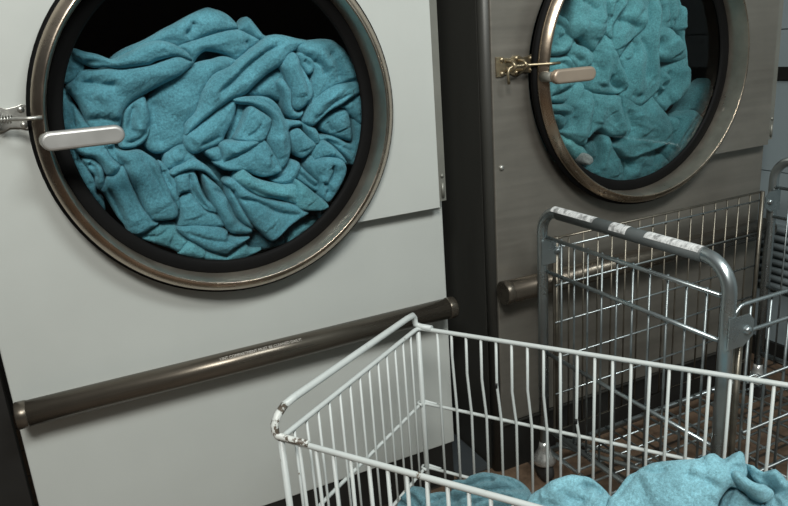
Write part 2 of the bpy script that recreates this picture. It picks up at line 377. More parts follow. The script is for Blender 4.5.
# ------------------------------------------------------------------ towels
TOWELS = [
('LEFT','left_peak','teal towel forming the highest peak of the white dryer heap',0,((2,((260.2,1019.1),(284.5,1035.8),(325.4,1050.1),(360.5,1066.6),(379,1074.1),(409.2,1087.9),(439.3,1098.5),(453.4,1096.2),(475.8,1086.6),(493.5,1066.5),(490.2,1056.1),(461.8,1052.4),(418.2,1041),(379.1,1029.6),(355.7,1036.3),(322.9,1035),(274.2,1014.7)),((9.9,16,((376,1043.6),(407.1,1062.4),(431.5,1069.7),(470.9,1078.1))),(-12.375,8.3,((393,1051.1),(407.4,1064.1),(412.4,1074.1))),(7.7,16,((286.4,1027.3),(331.3,1044.6),(386.9,1068.6),(425.6,1090.6))),(6.6,13.4,((401.3,1047.2),(438.7,1057.2),(485.3,1061.6)))),14,10.45,5.25,1,0),(3,((375.1,1034.8),(417.4,1045.9),(460.4,1055.6),(492.1,1057.4),(509.9,1049.3),(531,1035.6),(505.4,1015.6),(480.8,1001.2),(466.9,1009.4),(453.2,1017.4),(426.6,1022.7),(410.8,1013.3),(399.9,1000.1),(390.1,1006.1),(383.9,1023.9)),((9.9,21.4,((386.9,1020.2),(415.6,1033.9),(456.2,1038.4),(497.9,1030.5))),(-8.25,6.2,((502.6,1037.3),(509.2,1015.4)))),14,10.45,5.25,1,0),(2.5,((489,1054.2),(500.8,1072.9),(513,1079.4),(524.6,1066.4),(537.5,1047.9),(548.2,1040.1),(531.4,1030.3),(510.2,1044.1),(498,1051.9)),((5.5,10.7,((512.5,1075.9),(519.6,1057.8),(532.6,1039.2))),),14,10.45,5.25,1,-0.15))),
('LEFT','left_centre','smooth dark-teal towel at the middle left of the white dryer, under the long diagonal fold',-0.08,((3,((396.6,1002.1),(424.3,1007.1),(435.4,1008.1),(454.3,1012),(470.6,1009.1),(482.7,1001.1),(463.2,982.8),(436.5,977.7),(412.5,951.1),(396.4,916.4),(375.3,896.8),(370.5,877.2),(366.2,861.1),(343.5,854.7),(324.5,847.9),(305.5,850.4),(293.8,864.6),(294.7,880.7),(299.3,898.1),(302.3,926.2),(306.8,943.3),(319.2,956.1),(335.3,970.4),(364.4,988.9)),((11,29.4,((451.5,1005.1),(416.9,981.1),(388.4,947.9),(357.4,909.6))),(-11,14.5,((322.6,945.2),(317.3,901.4),(323.4,862.8))),(4.4,13.4,((458.8,1004.6),(442.2,991.6)))),14,10.45,5.25,0.6,-0.05),)),
('LEFT','left_flap','teal towel with a thick ridged hem folded over, above the white dryer door handle',0,((4.6,((179.7,992.3),(182.5,1006.7),(190.3,1023.9),(199.3,1039.3),(203.7,1029.4),(216.4,1013.9),(212.8,1002.7),(201.4,992.1),(183.1,985.5)),((3.3,8,((197.9,1031.4),(196.4,1007.3))),),6,4.75,5.25,1,0.08),(5,((182.4,982.3),(193.9,994.4),(208.6,1006.3),(224.3,1006.7),(272,1004.7),(321.9,1005.9),(348.4,1012.4),(375.3,1019),(398.2,1008.8),(394.9,998.7),(369.7,983.3),(334.6,969),(301.7,954.7),(283.5,946.2),(265.9,930.7),(259.7,914.1),(250.3,897.8),(212.8,898.7),(202.6,922.1),(195,949.8),(184.8,970.6)),((15.4,26.7,((226,998.4),(285.4,986.8),(336.5,991.2),(387.3,1006.1))),(-12.375,10.4,((205,986.9),(235.6,981),(263.7,975.2))),(9.9,12,((224.1,970.4),(240.7,955.4),(253.8,937.1),(258.7,917.7))),(6.6,10.7,((205,935.3),(234,935.7),(255,925))),(-8.25,7.2,((205.7,921.7),(231.6,922.4),(250,915.2)))),14,13.3,5.25,1,0),(6.2,((198.9,1039.1),(207.1,1041.7),(219.9,1036.1),(240.6,1029.8),(261,1020.3),(274.6,1024.2),(297.1,1032.5),(320.1,1042.6),(343.9,1046.1),(361.8,1041.6),(376,1034),(391.3,1021.1),(396.2,1007.1),(382.9,1011.5),(364.7,1016.2),(335,1011.6),(320.7,1005.9),(295.6,1004.5),(270.9,1003.1),(252.5,1007.8),(231.9,1007.7),(216.1,1015.4),(205.1,1022.7),(198.7,1029.5)),((7.7,14.7,((204.4,1035.5),(234.8,1023.8),(259.6,1012.2),(293,1018),(328.3,1032.1),(366.5,1027.9))),(-8.25,8.3,((216.7,1018.6),(241.4,1016.8),(259.6,1012.2)))),14,8.55,5.25,1,0),(4.2,((304.3,956),(284.4,947.6),(267,933.8),(259.8,920.7),(258.5,903.4),(257.1,886),(249.5,871.1),(258.5,864.6),(277.4,865.8),(294.3,874.4),(305.6,891),(309.6,915.3),(308.8,941.7)),((-11,6.2,((286.8,942.1),(278.4,922.2),(273.6,903.5),(279.8,890.4))),(7.7,10.7,((300.7,944.2),(296.1,916.8),(287.1,893.1))),(-8.25,5.2,((306.8,908.6),(294.6,886.9),(275.8,876.7),(257.3,877.2)))),14,7.6,5.25,1,0))),
('LEFT','left_leftedge','crumpled teal towel against the left rim, behind and below the white dryer handle',-0.05,((3.5,((175.3,976.1),(183,975.4),(187.6,958.4),(196.4,937.3),(203.3,923),(213,904.7),(207.3,891.5),(159.7,893.8),(163.6,930.6)),((-8.25,6.2,((182.3,972.2),(183.6,945.4),(183,908.1))),(5.5,12,((187.6,958.4),(194.5,927.3),(200.3,906.1))),(4.4,8,((176.8,967.7),(167.5,909.9)))),14,10.45,5.25,1,0),(3.2,((167.4,892.6),(181.2,880.6),(182.4,870),(182.1,859.5),(191.7,840.6),(200.5,807.1),(199.3,791),(207.8,782.4),(206.9,758.6),(193.1,775.6),(181.2,801),(171.7,829.2),(165.8,858.2)),((-6.875,5.2,((175.8,860.4),(184,834.6),(191.8,804.8))),(5.5,10.7,((172.1,874.8),(172,857.4))),(5.5,10.7,((180.9,852.7),(194.6,811.6)))),14,10.45,5.25,1,0),(4,((184.5,856.4),(197.8,858.2),(207.7,849.8),(216.6,834.4),(213.5,807.9),(204.8,796.6),(198.3,806.6),(199.6,822.5),(190.9,838)),((-11,5.2,((192.8,848.3),(202.4,838.2),(203.8,818.4))),(5.5,8,((208.1,842.7),(209,810.4)))),14,6.65,5.25,1,0),(4.6,((172.6,896.4),(211.7,891.7),(224.6,881.5),(228.6,867),(234.3,852.1),(246.3,834.5),(232.1,820.3),(219.3,823.9),(214,840.7),(205,854.2),(191.3,859.6),(180,868),(172.6,879.3)),((9.9,13.4,((178.2,875.1),(209.3,869.4),(227.2,849.5),(239.1,831.9))),(-8.25,6.2,((185.3,879.4),(214.4,879.3),(225.1,865.7)))),14,10.45,5.25,1,0))),
('LEFT','left_hemband','long teal towel band with a stitched hem running down the lower left glass',0,((5,((232.2,822.5),(246.4,836.6),(253.4,828.5),(256.7,808.1),(263.2,785.2),(268.3,764.1),(284,731.4),(293.2,722.2),(273.8,712.3),(255.2,706.2),(237.5,715.1),(233,729),(225.2,743.4),(216.1,768.9),(209.8,789.9),(204.5,797.9),(211.6,809.4),(220.2,820.7)),((-9.625,6.2,((215.5,803.4),(226.3,769),(236.6,730.2))),(6.6,8,((243.8,831.6),(254.3,793.9),(265.7,758.9),(280.3,730.2))),(6.6,16,((227.1,812.5),(238.4,770.7),(251.8,727.6)))),14,10.45,5.25,0.7,0),)),
('LEFT','left_lowcentre','broad smooth teal towel hanging beside the stitched band at lower left',-0.02,((5.6,((224.5,884),(240.2,880.3),(243,867.7),(258.7,862.2),(280.5,861.2),(295.8,850.3),(310.5,833.9),(312.5,813.5),(320.3,784.6),(324.4,765.2),(329.8,753.1),(331,737.6),(324,727.4),(309.3,726.1),(285,730.3),(277.6,739.1),(267.9,765),(261.7,789.9),(253.1,829.1),(244.7,839.2),(232.5,855)),((-16.5,7.2,((232.9,876),(242.2,853.7),(253.7,832.6))),(-8.25,7.2,((283.2,857.3),(293.5,825.3),(304.2,794.5),(311.6,763.5))),(7.7,26.7,((266.4,838),(279.1,790.9),(296.6,747.2))),(5.5,10.7,((298,842.8),(310.5,800.9),(319.5,756.6)))),14,12.35,5.25,0.7,0),(4,((312.3,833.9),(322.1,828.9),(330.3,813),(338.3,795),(337.3,776.3),(339.2,753.1),(333,736.9),(325.2,757.3),(316.1,779.5),(311.4,806.4)),((-8.25,5.2,((317.2,820.4),(326,785.5))),(4.4,8,((328.3,811.4),(331.4,762)))),14,6.65,5.25,1,0))),
('LEFT','left_strips','teal towel pleated into narrow upright strips at the lower middle of the porthole',0,((3.6,((323.4,844.9),(331.5,851.2),(347.2,860.3),(365.7,863.5),(370.9,849.9),(377,841.7),(380.3,826.3),(351.6,818.9),(329.6,816.4),(319.9,823.3)),((6.6,12,((335,839.7),(361.2,845.6))),(-6.875,5.2,((351.4,852.4),(361.6,836.2)))),14,10.45,5.25,1,0),(5.4,((325.1,813.3),(337.2,822.7),(350.4,826.4),(371.5,834.7),(386.6,825.2),(401,810.1),(414.4,785.4),(405.4,788.6),(389.3,806.1),(370.9,812.4),(351.9,813.2),(333,806.7)),((4.4,8,((336.1,815.5),(371.4,821.7),(403.1,798.5))),),9,5.7,3,1,0),(4.6,((332.3,807.7),(355,813.9),(372.6,809.5),(376.8,788.1),(381.3,768.4),(388.3,751.8),(399.9,740.3),(403.3,724),(392.1,725.9),(380,733.8),(364.2,753.7),(357.5,770.1),(344.9,772.1),(334.9,766),(333.6,781.4)),((-12.375,5.2,((361,805.5),(362.7,780.7),(372.1,756.3),(386.1,736.7))),(7.7,9.4,((345.9,802.1),(347.3,775.5))),(6.6,9.4,((370.9,798.4),(375.3,765.4),(390,738)))),14,7.6,5.25,1,0),(5.2,((383.9,804.8),(398.6,791.3),(414.7,771.7),(427,750.4),(430.6,734.1),(437.4,713.2),(449,697.2),(465.2,684.3),(461.7,672.8),(438.3,676),(423.1,679.8),(412,697.8),(403.7,720.9),(395.3,741.8),(388.1,770)),((-12.375,6.2,((401.5,771.8),(423.8,754.8),(426.5,732.8),(436.9,709.3),(452.1,690.7))),(7.7,16,((392.1,784.7),(405.1,744.1),(423.6,697.7))),(5.5,8,((420.3,757.3),(434.4,719.7),(453.8,688.4)))),14,10.45,5.25,0.8,0))),
('LEFT','left_lowmid','small teal towel end with a woven band at the bottom middle of the heap',0.03,((4.2,((334.7,761.7),(351,772.5),(361.8,770.8),(380.8,735),(398.5,726.2),(411.6,710.1),(413.3,693.9),(371.8,699.3),(329.9,706.7),(326,717.1),(332.5,735.3)),((6.6,21.4,((357.2,752.4),(360.2,722.9))),),14,10.45,5.25,0.6,0),(4.8,((324.2,710.7),(352,711.6),(386.4,701.6),(401,697),(416.9,686.2),(417.5,676.1),(436.4,670.6),(459.7,666.3),(446.4,656.5),(425.2,646.3),(410.4,638.9),(397,641.5),(373.8,654.2),(360.1,664.8),(340.2,682.4),(326,698.7)),((-5.5,5.2,((337.1,698.6),(379,677.2),(425.4,662.5))),(6.6,16,((344.6,699.2),(384.4,688.1),(412.6,668.9))),(4.4,9.4,((385.5,655.9),(427.3,662.1)))),14,10.45,5.25,0.6,0))),
('LEFT','left_bottom','pale green-teal towel lining the bottom edge of the white dryer porthole',0.12,((3.2,((236.6,721.7),(257.8,712.1),(284.5,722.8),(296.8,720.6),(314.8,719.4),(327.9,709.3),(329.5,695.3),(343.5,676.9),(323.5,656.8),(308.2,665.8),(273.2,686.2),(247.4,702.5)),((-6.875,5.2,((253.4,707.2),(282.3,698.1),(311.2,708.4))),(6.6,16,((282.9,701.8),(311.5,686.8)))),14,10.45,5.25,1,0.12),(3.4,((317.9,658.3),(343.9,681.2),(364,663.5),(377.5,650.8),(406.6,635.9),(410.6,621.7),(365.2,632.9),(338.3,644.3)),((5.5,13.4,((341.5,665.7),(369.4,648.3))),),14,10.45,5.25,1,0.12),(3,((407.1,634),(426.1,642.7),(449.6,652.7),(460.1,640.3),(484,634.7),(466.2,624.5),(439.1,619.4),(403.5,622.3)),((4.4,10.7,((418.7,631.7),(448,640.5))),),14,10.45,5.25,1,0.12))),
('LEFT','left_bottomright','small pale green-teal towel corner tucked below the pointed hem at lower right rim',0.12,((3,((535.6,645),(547,670.3),(587,682.4),(608.4,678.7),(600.4,665.2),(563.3,644.1),(538.5,633.8)),((5.5,12,((544.9,651.8),(577.2,671.4))),),14,10.45,5.25,1,0.12),)),
('LEFT','left_deep','shade-darkened towel at the back of the left drum, seen only in gaps',-0.4,((0.6,((466.6,682.7),(515.4,640.2),(538.3,653.1),(559,664.3),(551.1,633.6),(511.5,626),(484,624.9),(452.2,635.2)),((4.4,13.4,((486.6,645.6),(534.7,640.9))),),14,10.45,5.25,1,-0.25),(0.6,((568,705.2),(599.6,695.8),(630.3,692.9),(618.6,666.8),(590.1,669.6),(564.9,678.2)),(),14,10.45,5.25,1,-0.25),(-2.5,((313.6,1015.6),(518.6,1028.7),(611.3,955.3),(706.1,927.1),(687.9,740.5),(627.4,706.4),(471.2,668.4),(279.8,702.6),(205.7,792.1),(195.3,920.8),(225.6,996.4)),(),14,10.45,5.25,1,-0.3))),  # low tone paints the shade of the gaps into the towel colour
('LEFT','left_frontflap','teal towel corner with a hemmed edge pointing down at the lower right of the porthole',0.03,((7.4,((419.9,783.1),(430.4,791),(448.3,782.7),(463,763.2),(484.6,748.1),(511,737),(536.3,728),(557.9,718.5),(569.2,708.5),(578.7,698.7),(558.8,689.8),(539,681),(518.7,666.2),(496.8,653.8),(479,673.4),(463.8,694.2),(453.2,717.8),(442.7,741.1),(436.1,763.4),(431,768)),((-11,6.2,((438.3,751.5),(464.3,743.5),(486.5,732.1),(516,711.3),(553.8,700.9))),(7.7,12,((436.4,765.3),(461.8,753.6),(495,736.6),(529.8,725),(564.7,705.2))),(5.5,18.7,((473.1,720.4),(496.5,684.4))),(4.4,6.7,((568.6,702.5),(532.9,682),(499.5,659.5)))),14,7.6,5.25,0.6,0),(5.6,((426.5,780),(435.7,763.2),(445.9,738.1),(465.3,691),(466.2,682.8),(448.1,696),(436.7,713.9),(430.2,736.7),(424.7,753.2)),((5.5,8,((431.9,763.7),(442.4,726.9),(457.5,692.4))),),14,5.7,5.25,1,0))),
('LEFT','left_lightband','pale green-teal towel lying in a flat band above the pointed corner at lower right',0.16,((8,((451.8,803.8),(457.9,806.7),(476.5,786.9),(502.2,773.5),(532.9,763.1),(558.6,757.2),(556.4,719.6),(546.5,723.2),(529.2,732),(509.9,739),(483.1,747.2),(465.2,759.7),(444.6,778.2),(438.7,790.5)),((8.8,14.7,((456.2,793.7),(478.1,769.3),(509.8,754.8),(549,744.8))),(-5.5,5.2,((462.6,769.7),(498.8,746.7),(541.6,734)))),14,8.55,5.25,0.6,0.14),(8.4,((556.7,767.9),(564.8,766.7),(590.9,740.8),(619.4,709.9),(603.5,700.2),(570.3,705.7),(550.9,717),(551.8,742.9)),((5.5,13.4,((563,751.1),(580.3,720.3))),),14,5.7,3,0.5,0.16))),
('LEFT','left_diag','teal towel in a long double fold running diagonally through the heap',0.02,((5.6,((541.1,1041.3),(564.5,1043.5),(598.7,1034.3),(621.9,1027.5),(600.6,1016.1),(577.5,1004.9),(561.7,987.8),(534.9,975.3),(503.4,954.3),(484.3,939.6),(459.1,933.8),(427.2,917.9),(399.2,901),(382.9,888.3),(364.8,875.9),(365.5,892.1),(372.7,903.9),(389.1,918.3),(404.7,950.6),(428.8,980.3),(463.6,993.4),(479.9,1004.6),(510.5,1023.7)),((-13.75,6.2,((558.1,1022.4),(525.8,1010.3),(492.8,989.4),(459.4,963.5),(431.3,946.3))),(11,13.4,((539.8,1030.7),(502.8,1008.3),(469.9,985.8),(437.1,961.9),(407.2,930.8))),(11,14.7,((568.6,1012.7),(531.4,993.7),(493.5,966),(453.1,944.3),(412.3,915.9),(381.6,892.1)))),14,11.4,5.25,1,0),(5,((364.6,881),(384,889.7),(400.4,902.4),(428.5,919.4),(460.6,936.2),(467.5,931.9),(465.5,917.5),(457,896.3),(438.1,868.7),(428.7,854.9),(397.6,845.8),(374.9,841.3),(362,852.1),(359.2,868.9)),((9.9,18.7,((372.8,863.6),(404.7,881.8),(442.3,912.5))),(-5.5,6.2,((386.3,856.5),(428.6,868)))),14,12.35,5.25,1,0))),
('LEFT','left_rightbig','big teal towel with curled folds at the upper right of the left porthole',0.03,((6,((594.2,1021.8),(617,1029.5),(653.5,1030),(675.4,1022.2),(698.1,996.4),(710.6,970.8),(716.7,943.4),(695,941.4),(673.5,939.4),(647.3,930.3),(629.4,918.6),(610,910.9),(611.9,927.8),(613.9,946.5),(621,974),(615,993),(598.3,1005.2)),((8.8,10.7,((602.4,1006.7),(621,1011),(639.8,996.8),(651.6,971.6))),(-11,5.2,((623,992.4),(638,980.2),(644.2,960.9))),(8.8,21.4,((665.3,1004.3),(687.3,972.6),(695.7,949))),(-6.875,7.2,((655.4,1008.7),(668.9,977.8),(670.4,951.2)))),14,11.4,5.25,1,0),(6.6,((557.3,988.1),(573.2,1006.8),(589,1007.6),(598.2,983.2),(608.1,963.9),(615.9,942.7),(613.9,924),(593.4,905.2),(578.8,901),(569.9,911.3),(569.9,928.2),(567.9,945.1),(562.7,967.6)),((9.9,13.4,((577.8,995.6),(583.8,962.2),(589.7,926.3))),(-6.875,5.2,((591.1,991),(602.8,953.2),(606.2,928.5))),(4.4,6.7,((609.6,941.4),(600.7,915.8)))),14,11.4,5.25,1,0),(5.8,((592.7,1003.8),(601.4,1010.5),(618.3,1000.2),(625,986.7),(621.2,970.3),(608.5,965.7),(598.3,983.2)),((-8.25,4.1,((603.5,993.8),(614.3,982))),),14,6.65,5.25,1,0),(6.6,((593.5,888),(608.8,915),(635.4,933.4),(672.1,945.4),(712.7,945.7),(715.1,924.2),(688,911.2),(669.9,901.3),(643.7,892.4),(623.3,877.1),(605.7,867.5),(590.3,876.9)),((8.8,10.7,((604.1,890.7),(635.7,916.2),(677.3,933.4))),(-6.875,5.2,((611.2,880.4),(651.5,907),(686.9,922.9))),(5.5,9.4,((624.3,886.7),(664.4,909.6),(700.1,925.6)))),14,8.55,5.25,1,0),(5.6,((546.3,957.9),(558.9,964.2),(567.4,952.4),(573.5,936.9),(570.5,910.9),(581.2,898.4),(595.5,898.8),(583.7,884.8),(565.9,888.6),(556.2,908.5),(551.7,937.1)),((5.5,8,((553.7,953.6),(564.7,930.3),(571.2,899.4))),),14,6.65,5.25,1,0))),
('LEFT','left_backslope','shaded teal towel sloping behind the curled folds at upper right',-0.06,((3,((487.6,938.7),(509.1,955.2),(541.1,976.6),(570.1,987.3),(576.7,958.7),(562.6,941.1),(569,910.1),(553.9,919.2),(533.1,928.8),(509.8,931)),((6.6,16,((507.4,942.4),(546.6,957.5))),),14,10.45,5.25,0.6,0),)),
('LEFT','left_arch','teal towel arching around a small square flap near the heap centre',0.03,((6,((454.8,935.2),(466.3,937.8),(488.8,936.6),(522.8,932.4),(542.4,917.6),(553.4,893.9),(560.5,885.6),(584.2,881.1),(587.2,871.1),(562.4,868.2),(560.7,853),(559.5,826),(548.6,802),(533,790.4),(524.7,805.2),(516,831.5),(511.1,855.1),(523.8,878.2),(523.7,893.3),(508.1,908),(490.3,919),(464.6,925.2)),((8.8,10.7,((469.3,932),(509.9,922.6),(536.3,899.5),(540.5,868.7),(537.9,830.7))),(-6.875,5.2,((488.2,932.1),(521.4,921.5),(543.9,896.8),(559.6,878))),(6.6,12,((531.5,860.3),(538,815.1)))),14,10.45,5.25,1,0),(5.4,((561,860.3),(580.2,867.7),(596.8,850.2),(613.6,832.5),(605.9,819.6),(583.6,806.6),(566.4,818.7),(558.8,841.2)),((6.6,16,((578.9,856.2),(587.6,823.9))),),14,8.55,5.25,1,0),(5,((586.4,876.5),(596.5,875.3),(614.2,865.6),(622.9,848.9),(621.2,833.2),(610.4,830.6),(596,852)),((4.4,6.7,((597.7,867.4),(615.8,841.8))),),14,6.65,5.25,1,0),(6.6,((487.2,919.6),(506.8,908.4),(526,891.5),(522,875),(507.4,852.1),(485.6,849.1),(452.6,858.8),(460.6,876.4),(472.8,897.2)),((6.6,16,((487.2,904.9),(502.3,873.5))),(-6.875,6.2,((473.9,861.8),(494.7,874.3),(503.7,884.5))),(4.4,5.3,((484.8,916.1),(470.3,891.9),(457,863.8)))),14,6.65,3.75,1,0),(2.4,((468.1,927.4),(498.1,920.7),(482.6,892.2),(466.7,859.8),(442.9,855.1),(451,886.2)),(),14,10.45,5.25,1,-0.15))),
('LEFT','left_midflap','teal towel flap with a frayed lower edge just below the small square flap',0.03,((7,((423.5,857),(453.7,858.9),(487.5,854.8),(506.8,854.4),(522.9,825.7),(534.9,793.1),(523.9,784.9),(501.6,782.2),(484.5,786.6),(466.4,796.9),(451.5,800.9),(423.9,806.7),(407.5,822),(421.2,827.7)),((-12.375,6.2,((420.2,820.3),(453.7,830.9),(486,843.7),(506.5,852.5))),(7.7,12,((432.5,841.1),(463.4,846.5),(494.8,852.1))),(7.7,17.4,((451.2,812.3),(486.7,819),(513.2,811.6))),(-6.875,5.2,((512.9,825.1),(523.5,798.6)))),14,6.65,3.75,1,0),(5,((395.5,844.2),(426,849.7),(426.1,823.3),(412.6,821.3)),((3.3,8,((406.1,841),(419.5,829.8))),),14,4.75,5.25,1,0))),
('LEFT','left_rightstack','teal towel rolled into a loop against the lower right rim of the left porthole',-0.02,((4.8,((675.4,898.2),(694,912.1),(719.4,927.4),(717.7,859.9),(695,876.4),(683.4,891.5)),((4.4,9.4,((690.9,902.5),(710.7,880.7))),),14,6.65,5.25,1,0),(4.2,((648.5,888.9),(664.1,895.2),(685.5,893),(694.6,874.1),(694.8,829.8),(677.4,831.9),(652.4,842.9),(628.3,857.6),(629.9,873.2)),((7.7,16,((664.5,877.4),(672.8,852.5))),(-6.875,5.2,((642.5,871.8),(651.1,851)))),14,8.55,5.25,1,0),(3.6,((620.3,846.3),(654.4,844.3),(693.8,821.3),(699,853.2),(698.9,875.4),(722.1,862.8),(716.6,826.7),(694,775.8),(675.9,796.9),(646.4,829.1),(622.8,830)),((-6.875,5.2,((634.6,840.6),(675.5,815.4),(694.5,804.8))),(5.5,10.7,((665.1,820.8),(688.5,789))),(5.5,9.4,((708.2,856.3),(702.4,818.2)))),14,7.6,5.25,1,0),(5,((600.8,819.9),(623.7,836.9),(642.2,830.7),(671.6,798.7),(678.5,779.3),(661.9,789.7),(637.1,801.2),(604.7,797.4)),((6.6,14.7,((617.7,819.7),(650.6,807.5))),),14,9.5,5.25,1,0),(5.6,((588.2,796.2),(600.2,810.5),(607.6,801.6),(622.9,805.6),(656.6,799.1),(670.7,787.1),(673.5,770.3),(665,750.9),(644.8,724.8),(625.7,709.1),(606.2,728.8),(608.8,753),(597.5,766.8),(588.7,782.2)),((8.8,13.4,((600.1,790.6),(625.8,793.1),(658.5,774.4))),(-19.25,6.2,((637.9,785.4),(645,770.2),(629.9,749.8))),(-11,4.1,((619.3,751.4),(629.1,741.7),(623.4,728.2))),(5.5,6.7,((613.4,756.4),(622.3,759.2),(634.2,749.2),(634.7,732.6)))),14,8.55,5.25,1,0))),
('LEFT','left_strips2','thin creased teal towel strips just left of the rolled loop at lower right',-0.03,((4.4,((563.4,770.4),(578.3,790.4),(589.5,778.8),(610.6,757.5),(612.5,734.5),(601.9,736.2),(570.8,761.3)),((-8.25,4.1,((572.8,779.1),(591.5,758.2),(607,743.6))),(5.5,6.7,((581.7,783.9),(607.9,751.7)))),14,5.7,5.25,1,0),(5,((555.9,807.9),(575.6,799.4),(576.1,785.3),(563.3,765.1),(551.8,754.7),(524,762.9),(511.3,774.7),(532.4,781.5),(548.3,795.1)),((6.6,12,((525.2,772.6),(550.5,778.9),(567,796.5))),),14,7.6,5.25,1,0))),
('RIGHT','right_rolls','teal towel in tight rolls along the left rim of the steel dryer porthole',-0.05,((3.5,((1195.1,1050.6),(1214.4,1039.3),(1222.8,1026.2),(1234.1,1006.4),(1231.4,980.7),(1217.3,964.4),(1192.1,959.6),(1170,965.5),(1170.2,988.9),(1178.6,1020.1),(1186.9,1038.5)),((-12,8.2,((1186.9,1032.2),(1203.3,1020.8),(1211.7,1005.5),(1192.2,991.8))),(13.5,15.8,((1200.6,1039.9),(1220,1009.3),(1211.7,979.9),(1181.1,973.3))),(-7.5,6.8,((1178.4,984.1),(1200.5,978.4)))),14,10.45,5.25,1,0),(3,((1168.1,952.8),(1195.9,957.3),(1226.9,957.3),(1252.7,935.6),(1255.7,915.4),(1247.2,889.3),(1221.3,853.4),(1170.2,867.3),(1165.1,914)),((-10.5,8.2,((1179.1,939),(1209.9,943.2),(1241.3,918.8))),(10.5,14.1,((1176.4,947.9),(1215.5,949.4),(1247,925))),(-10.5,6.8,((1178.7,870.9),(1207,879.4),(1232.8,886.1))),(10.5,14.1,((1187.2,890.1),(1227,895.5)))),14,10.45,5.25,1,0),(3.6,((1236.7,890.3),(1262.7,897),(1271.6,885),(1260.2,854.4),(1242.7,842.4),(1237,829.4),(1213.8,838.6),(1219.5,858.3)),((9,14.1,((1254,888.8),(1245.5,862.6),(1225.3,841.9))),),14,10.45,5.25,1,0),(4.2,((1164.1,855),(1200.6,851.4),(1235,850.2),(1235.1,829.8),(1220.7,820),(1189.2,830.1),(1169.5,838.9)),((9,14.1,((1172.4,847.5),(1206.3,839.6))),(-7.5,5.5,((1183.6,835.2),(1217.8,827.1)))),14,10.45,5.25,1,0),(4,((1168.2,836.7),(1193.6,832.9),(1216.5,820.3),(1213.7,802.4),(1202.1,792.3),(1185,803.3),(1173.7,820.4)),((7.5,14.1,((1182.3,828.5),(1202.1,806))),),14,10.45,5.25,1,0))),
('RIGHT','right_hang','wide teal towel flap hanging from the top left of the steel dryer porthole',0.03,((6.2,((1220.2,1155.3),(1317,1153.7),(1313.3,1071),(1311.6,1022.3),(1306.2,1001.2),(1292.1,984.8),(1278.1,964),(1260.7,976),(1240.7,994.3),(1221.2,993.3),(1210,1017.1),(1212.6,1044)),((-10.5,8.2,((1239.9,1073.8),(1259.5,1064.7),(1285.2,1049))),(12,17.6,((1218.2,1025),(1257.3,1016.7),(1302.7,1031.3))),(-7.5,8.2,((1251.6,1029.6),(1280,1021.8),(1302.8,1024.9))),(9,21.1,((1285.1,1051.1),(1277.7,987.8)))),14,12.35,5.25,1,0),(6.6,((1305.1,1153.4),(1376.9,1152.2),(1371.1,1068.4),(1339.6,1039.9),(1322.8,1015.1),(1326.2,995.5),(1320.6,985),(1302.8,1001.2),(1307.9,1032.9)),((-12,6.8,((1335.8,1069.8),(1322.1,1040.7),(1311.3,1009.3))),(9,10.6,((1315.6,1070.6),(1313.5,1036.9))),(9,12.3,((1356.3,1069),(1330.9,1040.3),(1317.2,1006.8)))),14,7.6,5.25,1,0))),
('RIGHT','right_lump','rounded teal towel lump tucked under the wide hanging flap',0,((4.4,((1221.4,1000.4),(1238.3,992.9),(1246.9,981.7),(1269.8,975.9),(1287.3,961.6),(1290.7,930.5),(1279.2,920.3),(1244.5,923),(1233,934.9),(1221.6,953.1)),((-13.5,8.2,((1238.3,995.1),(1261.1,982.9))),(12,17.6,((1232.8,969.6),(1255.7,955),(1273.2,936.2))),(-7.5,6.8,((1224.4,961.6),(1250,942.3)))),14,10.45,5.25,1,0),)),
('RIGHT','right_tongue','tongue-shaped teal towel fold right of the steel dryer handle tip',0.02,((6,((1305,1001.3),(1328.8,984.7),(1326.2,971.8),(1341.6,948.8),(1348,935),(1363.8,911.4),(1380.3,873.6),(1374.5,864.9),(1350.2,860.3),(1317,863.4),(1275.4,871.7),(1263.5,888.4),(1269.1,907.9),(1274.5,931.6),(1274.1,953.5),(1282.5,972.5),(1296.7,986.7)),((-18,9.5,((1321.9,905.8),(1337.4,886.5),(1362,872.9))),(13.5,14.1,((1311.2,985.8),(1329.8,945.2),(1355,903.1),(1374.2,874.1))),(-12,10.9,((1288.4,965.6),(1280.1,940),(1295.1,916.8))),(13.5,19.4,((1308.8,964.2),(1301,916.4),(1292.8,885.9)))),14,11.4,5.25,1,0),)),
('RIGHT','right_upper','teal towel with a shaded dent at the upper middle of the steel dryer',0,((5.4,((1376,1153.7),(1447.8,1152.5),(1448.9,1066.4),(1441.3,1029.4),(1427.2,999.1),(1406.3,984.7),(1379.4,968.5),(1359.1,943.2),(1340.8,953.4),(1328.5,971.8),(1333.9,989),(1333.2,1017.3),(1350.2,1040.2),(1379,1069.1)),((-15,12.3,((1350.6,1027.2),(1374.6,1021.7),(1411.5,1006.6))),(13.5,21.1,((1409.2,1063.6),(1392.4,1029.5),(1435.4,1023))),(10.5,24.6,((1351.4,1001.1),(1364.3,969.5)))),14,12.35,5.25,1,0),(4.6,((1410.6,984.7),(1417.7,961.8),(1403,942.4),(1388.2,925.3),(1382.7,905.3),(1360.3,938.7),(1364.6,947.4),(1386.7,968.3)),((7.5,14.1,((1402,967.3),(1381.6,937.2))),(-6,4.1,((1399.1,963),(1396.5,949.7)))),14,7.6,5.25,1,0))),
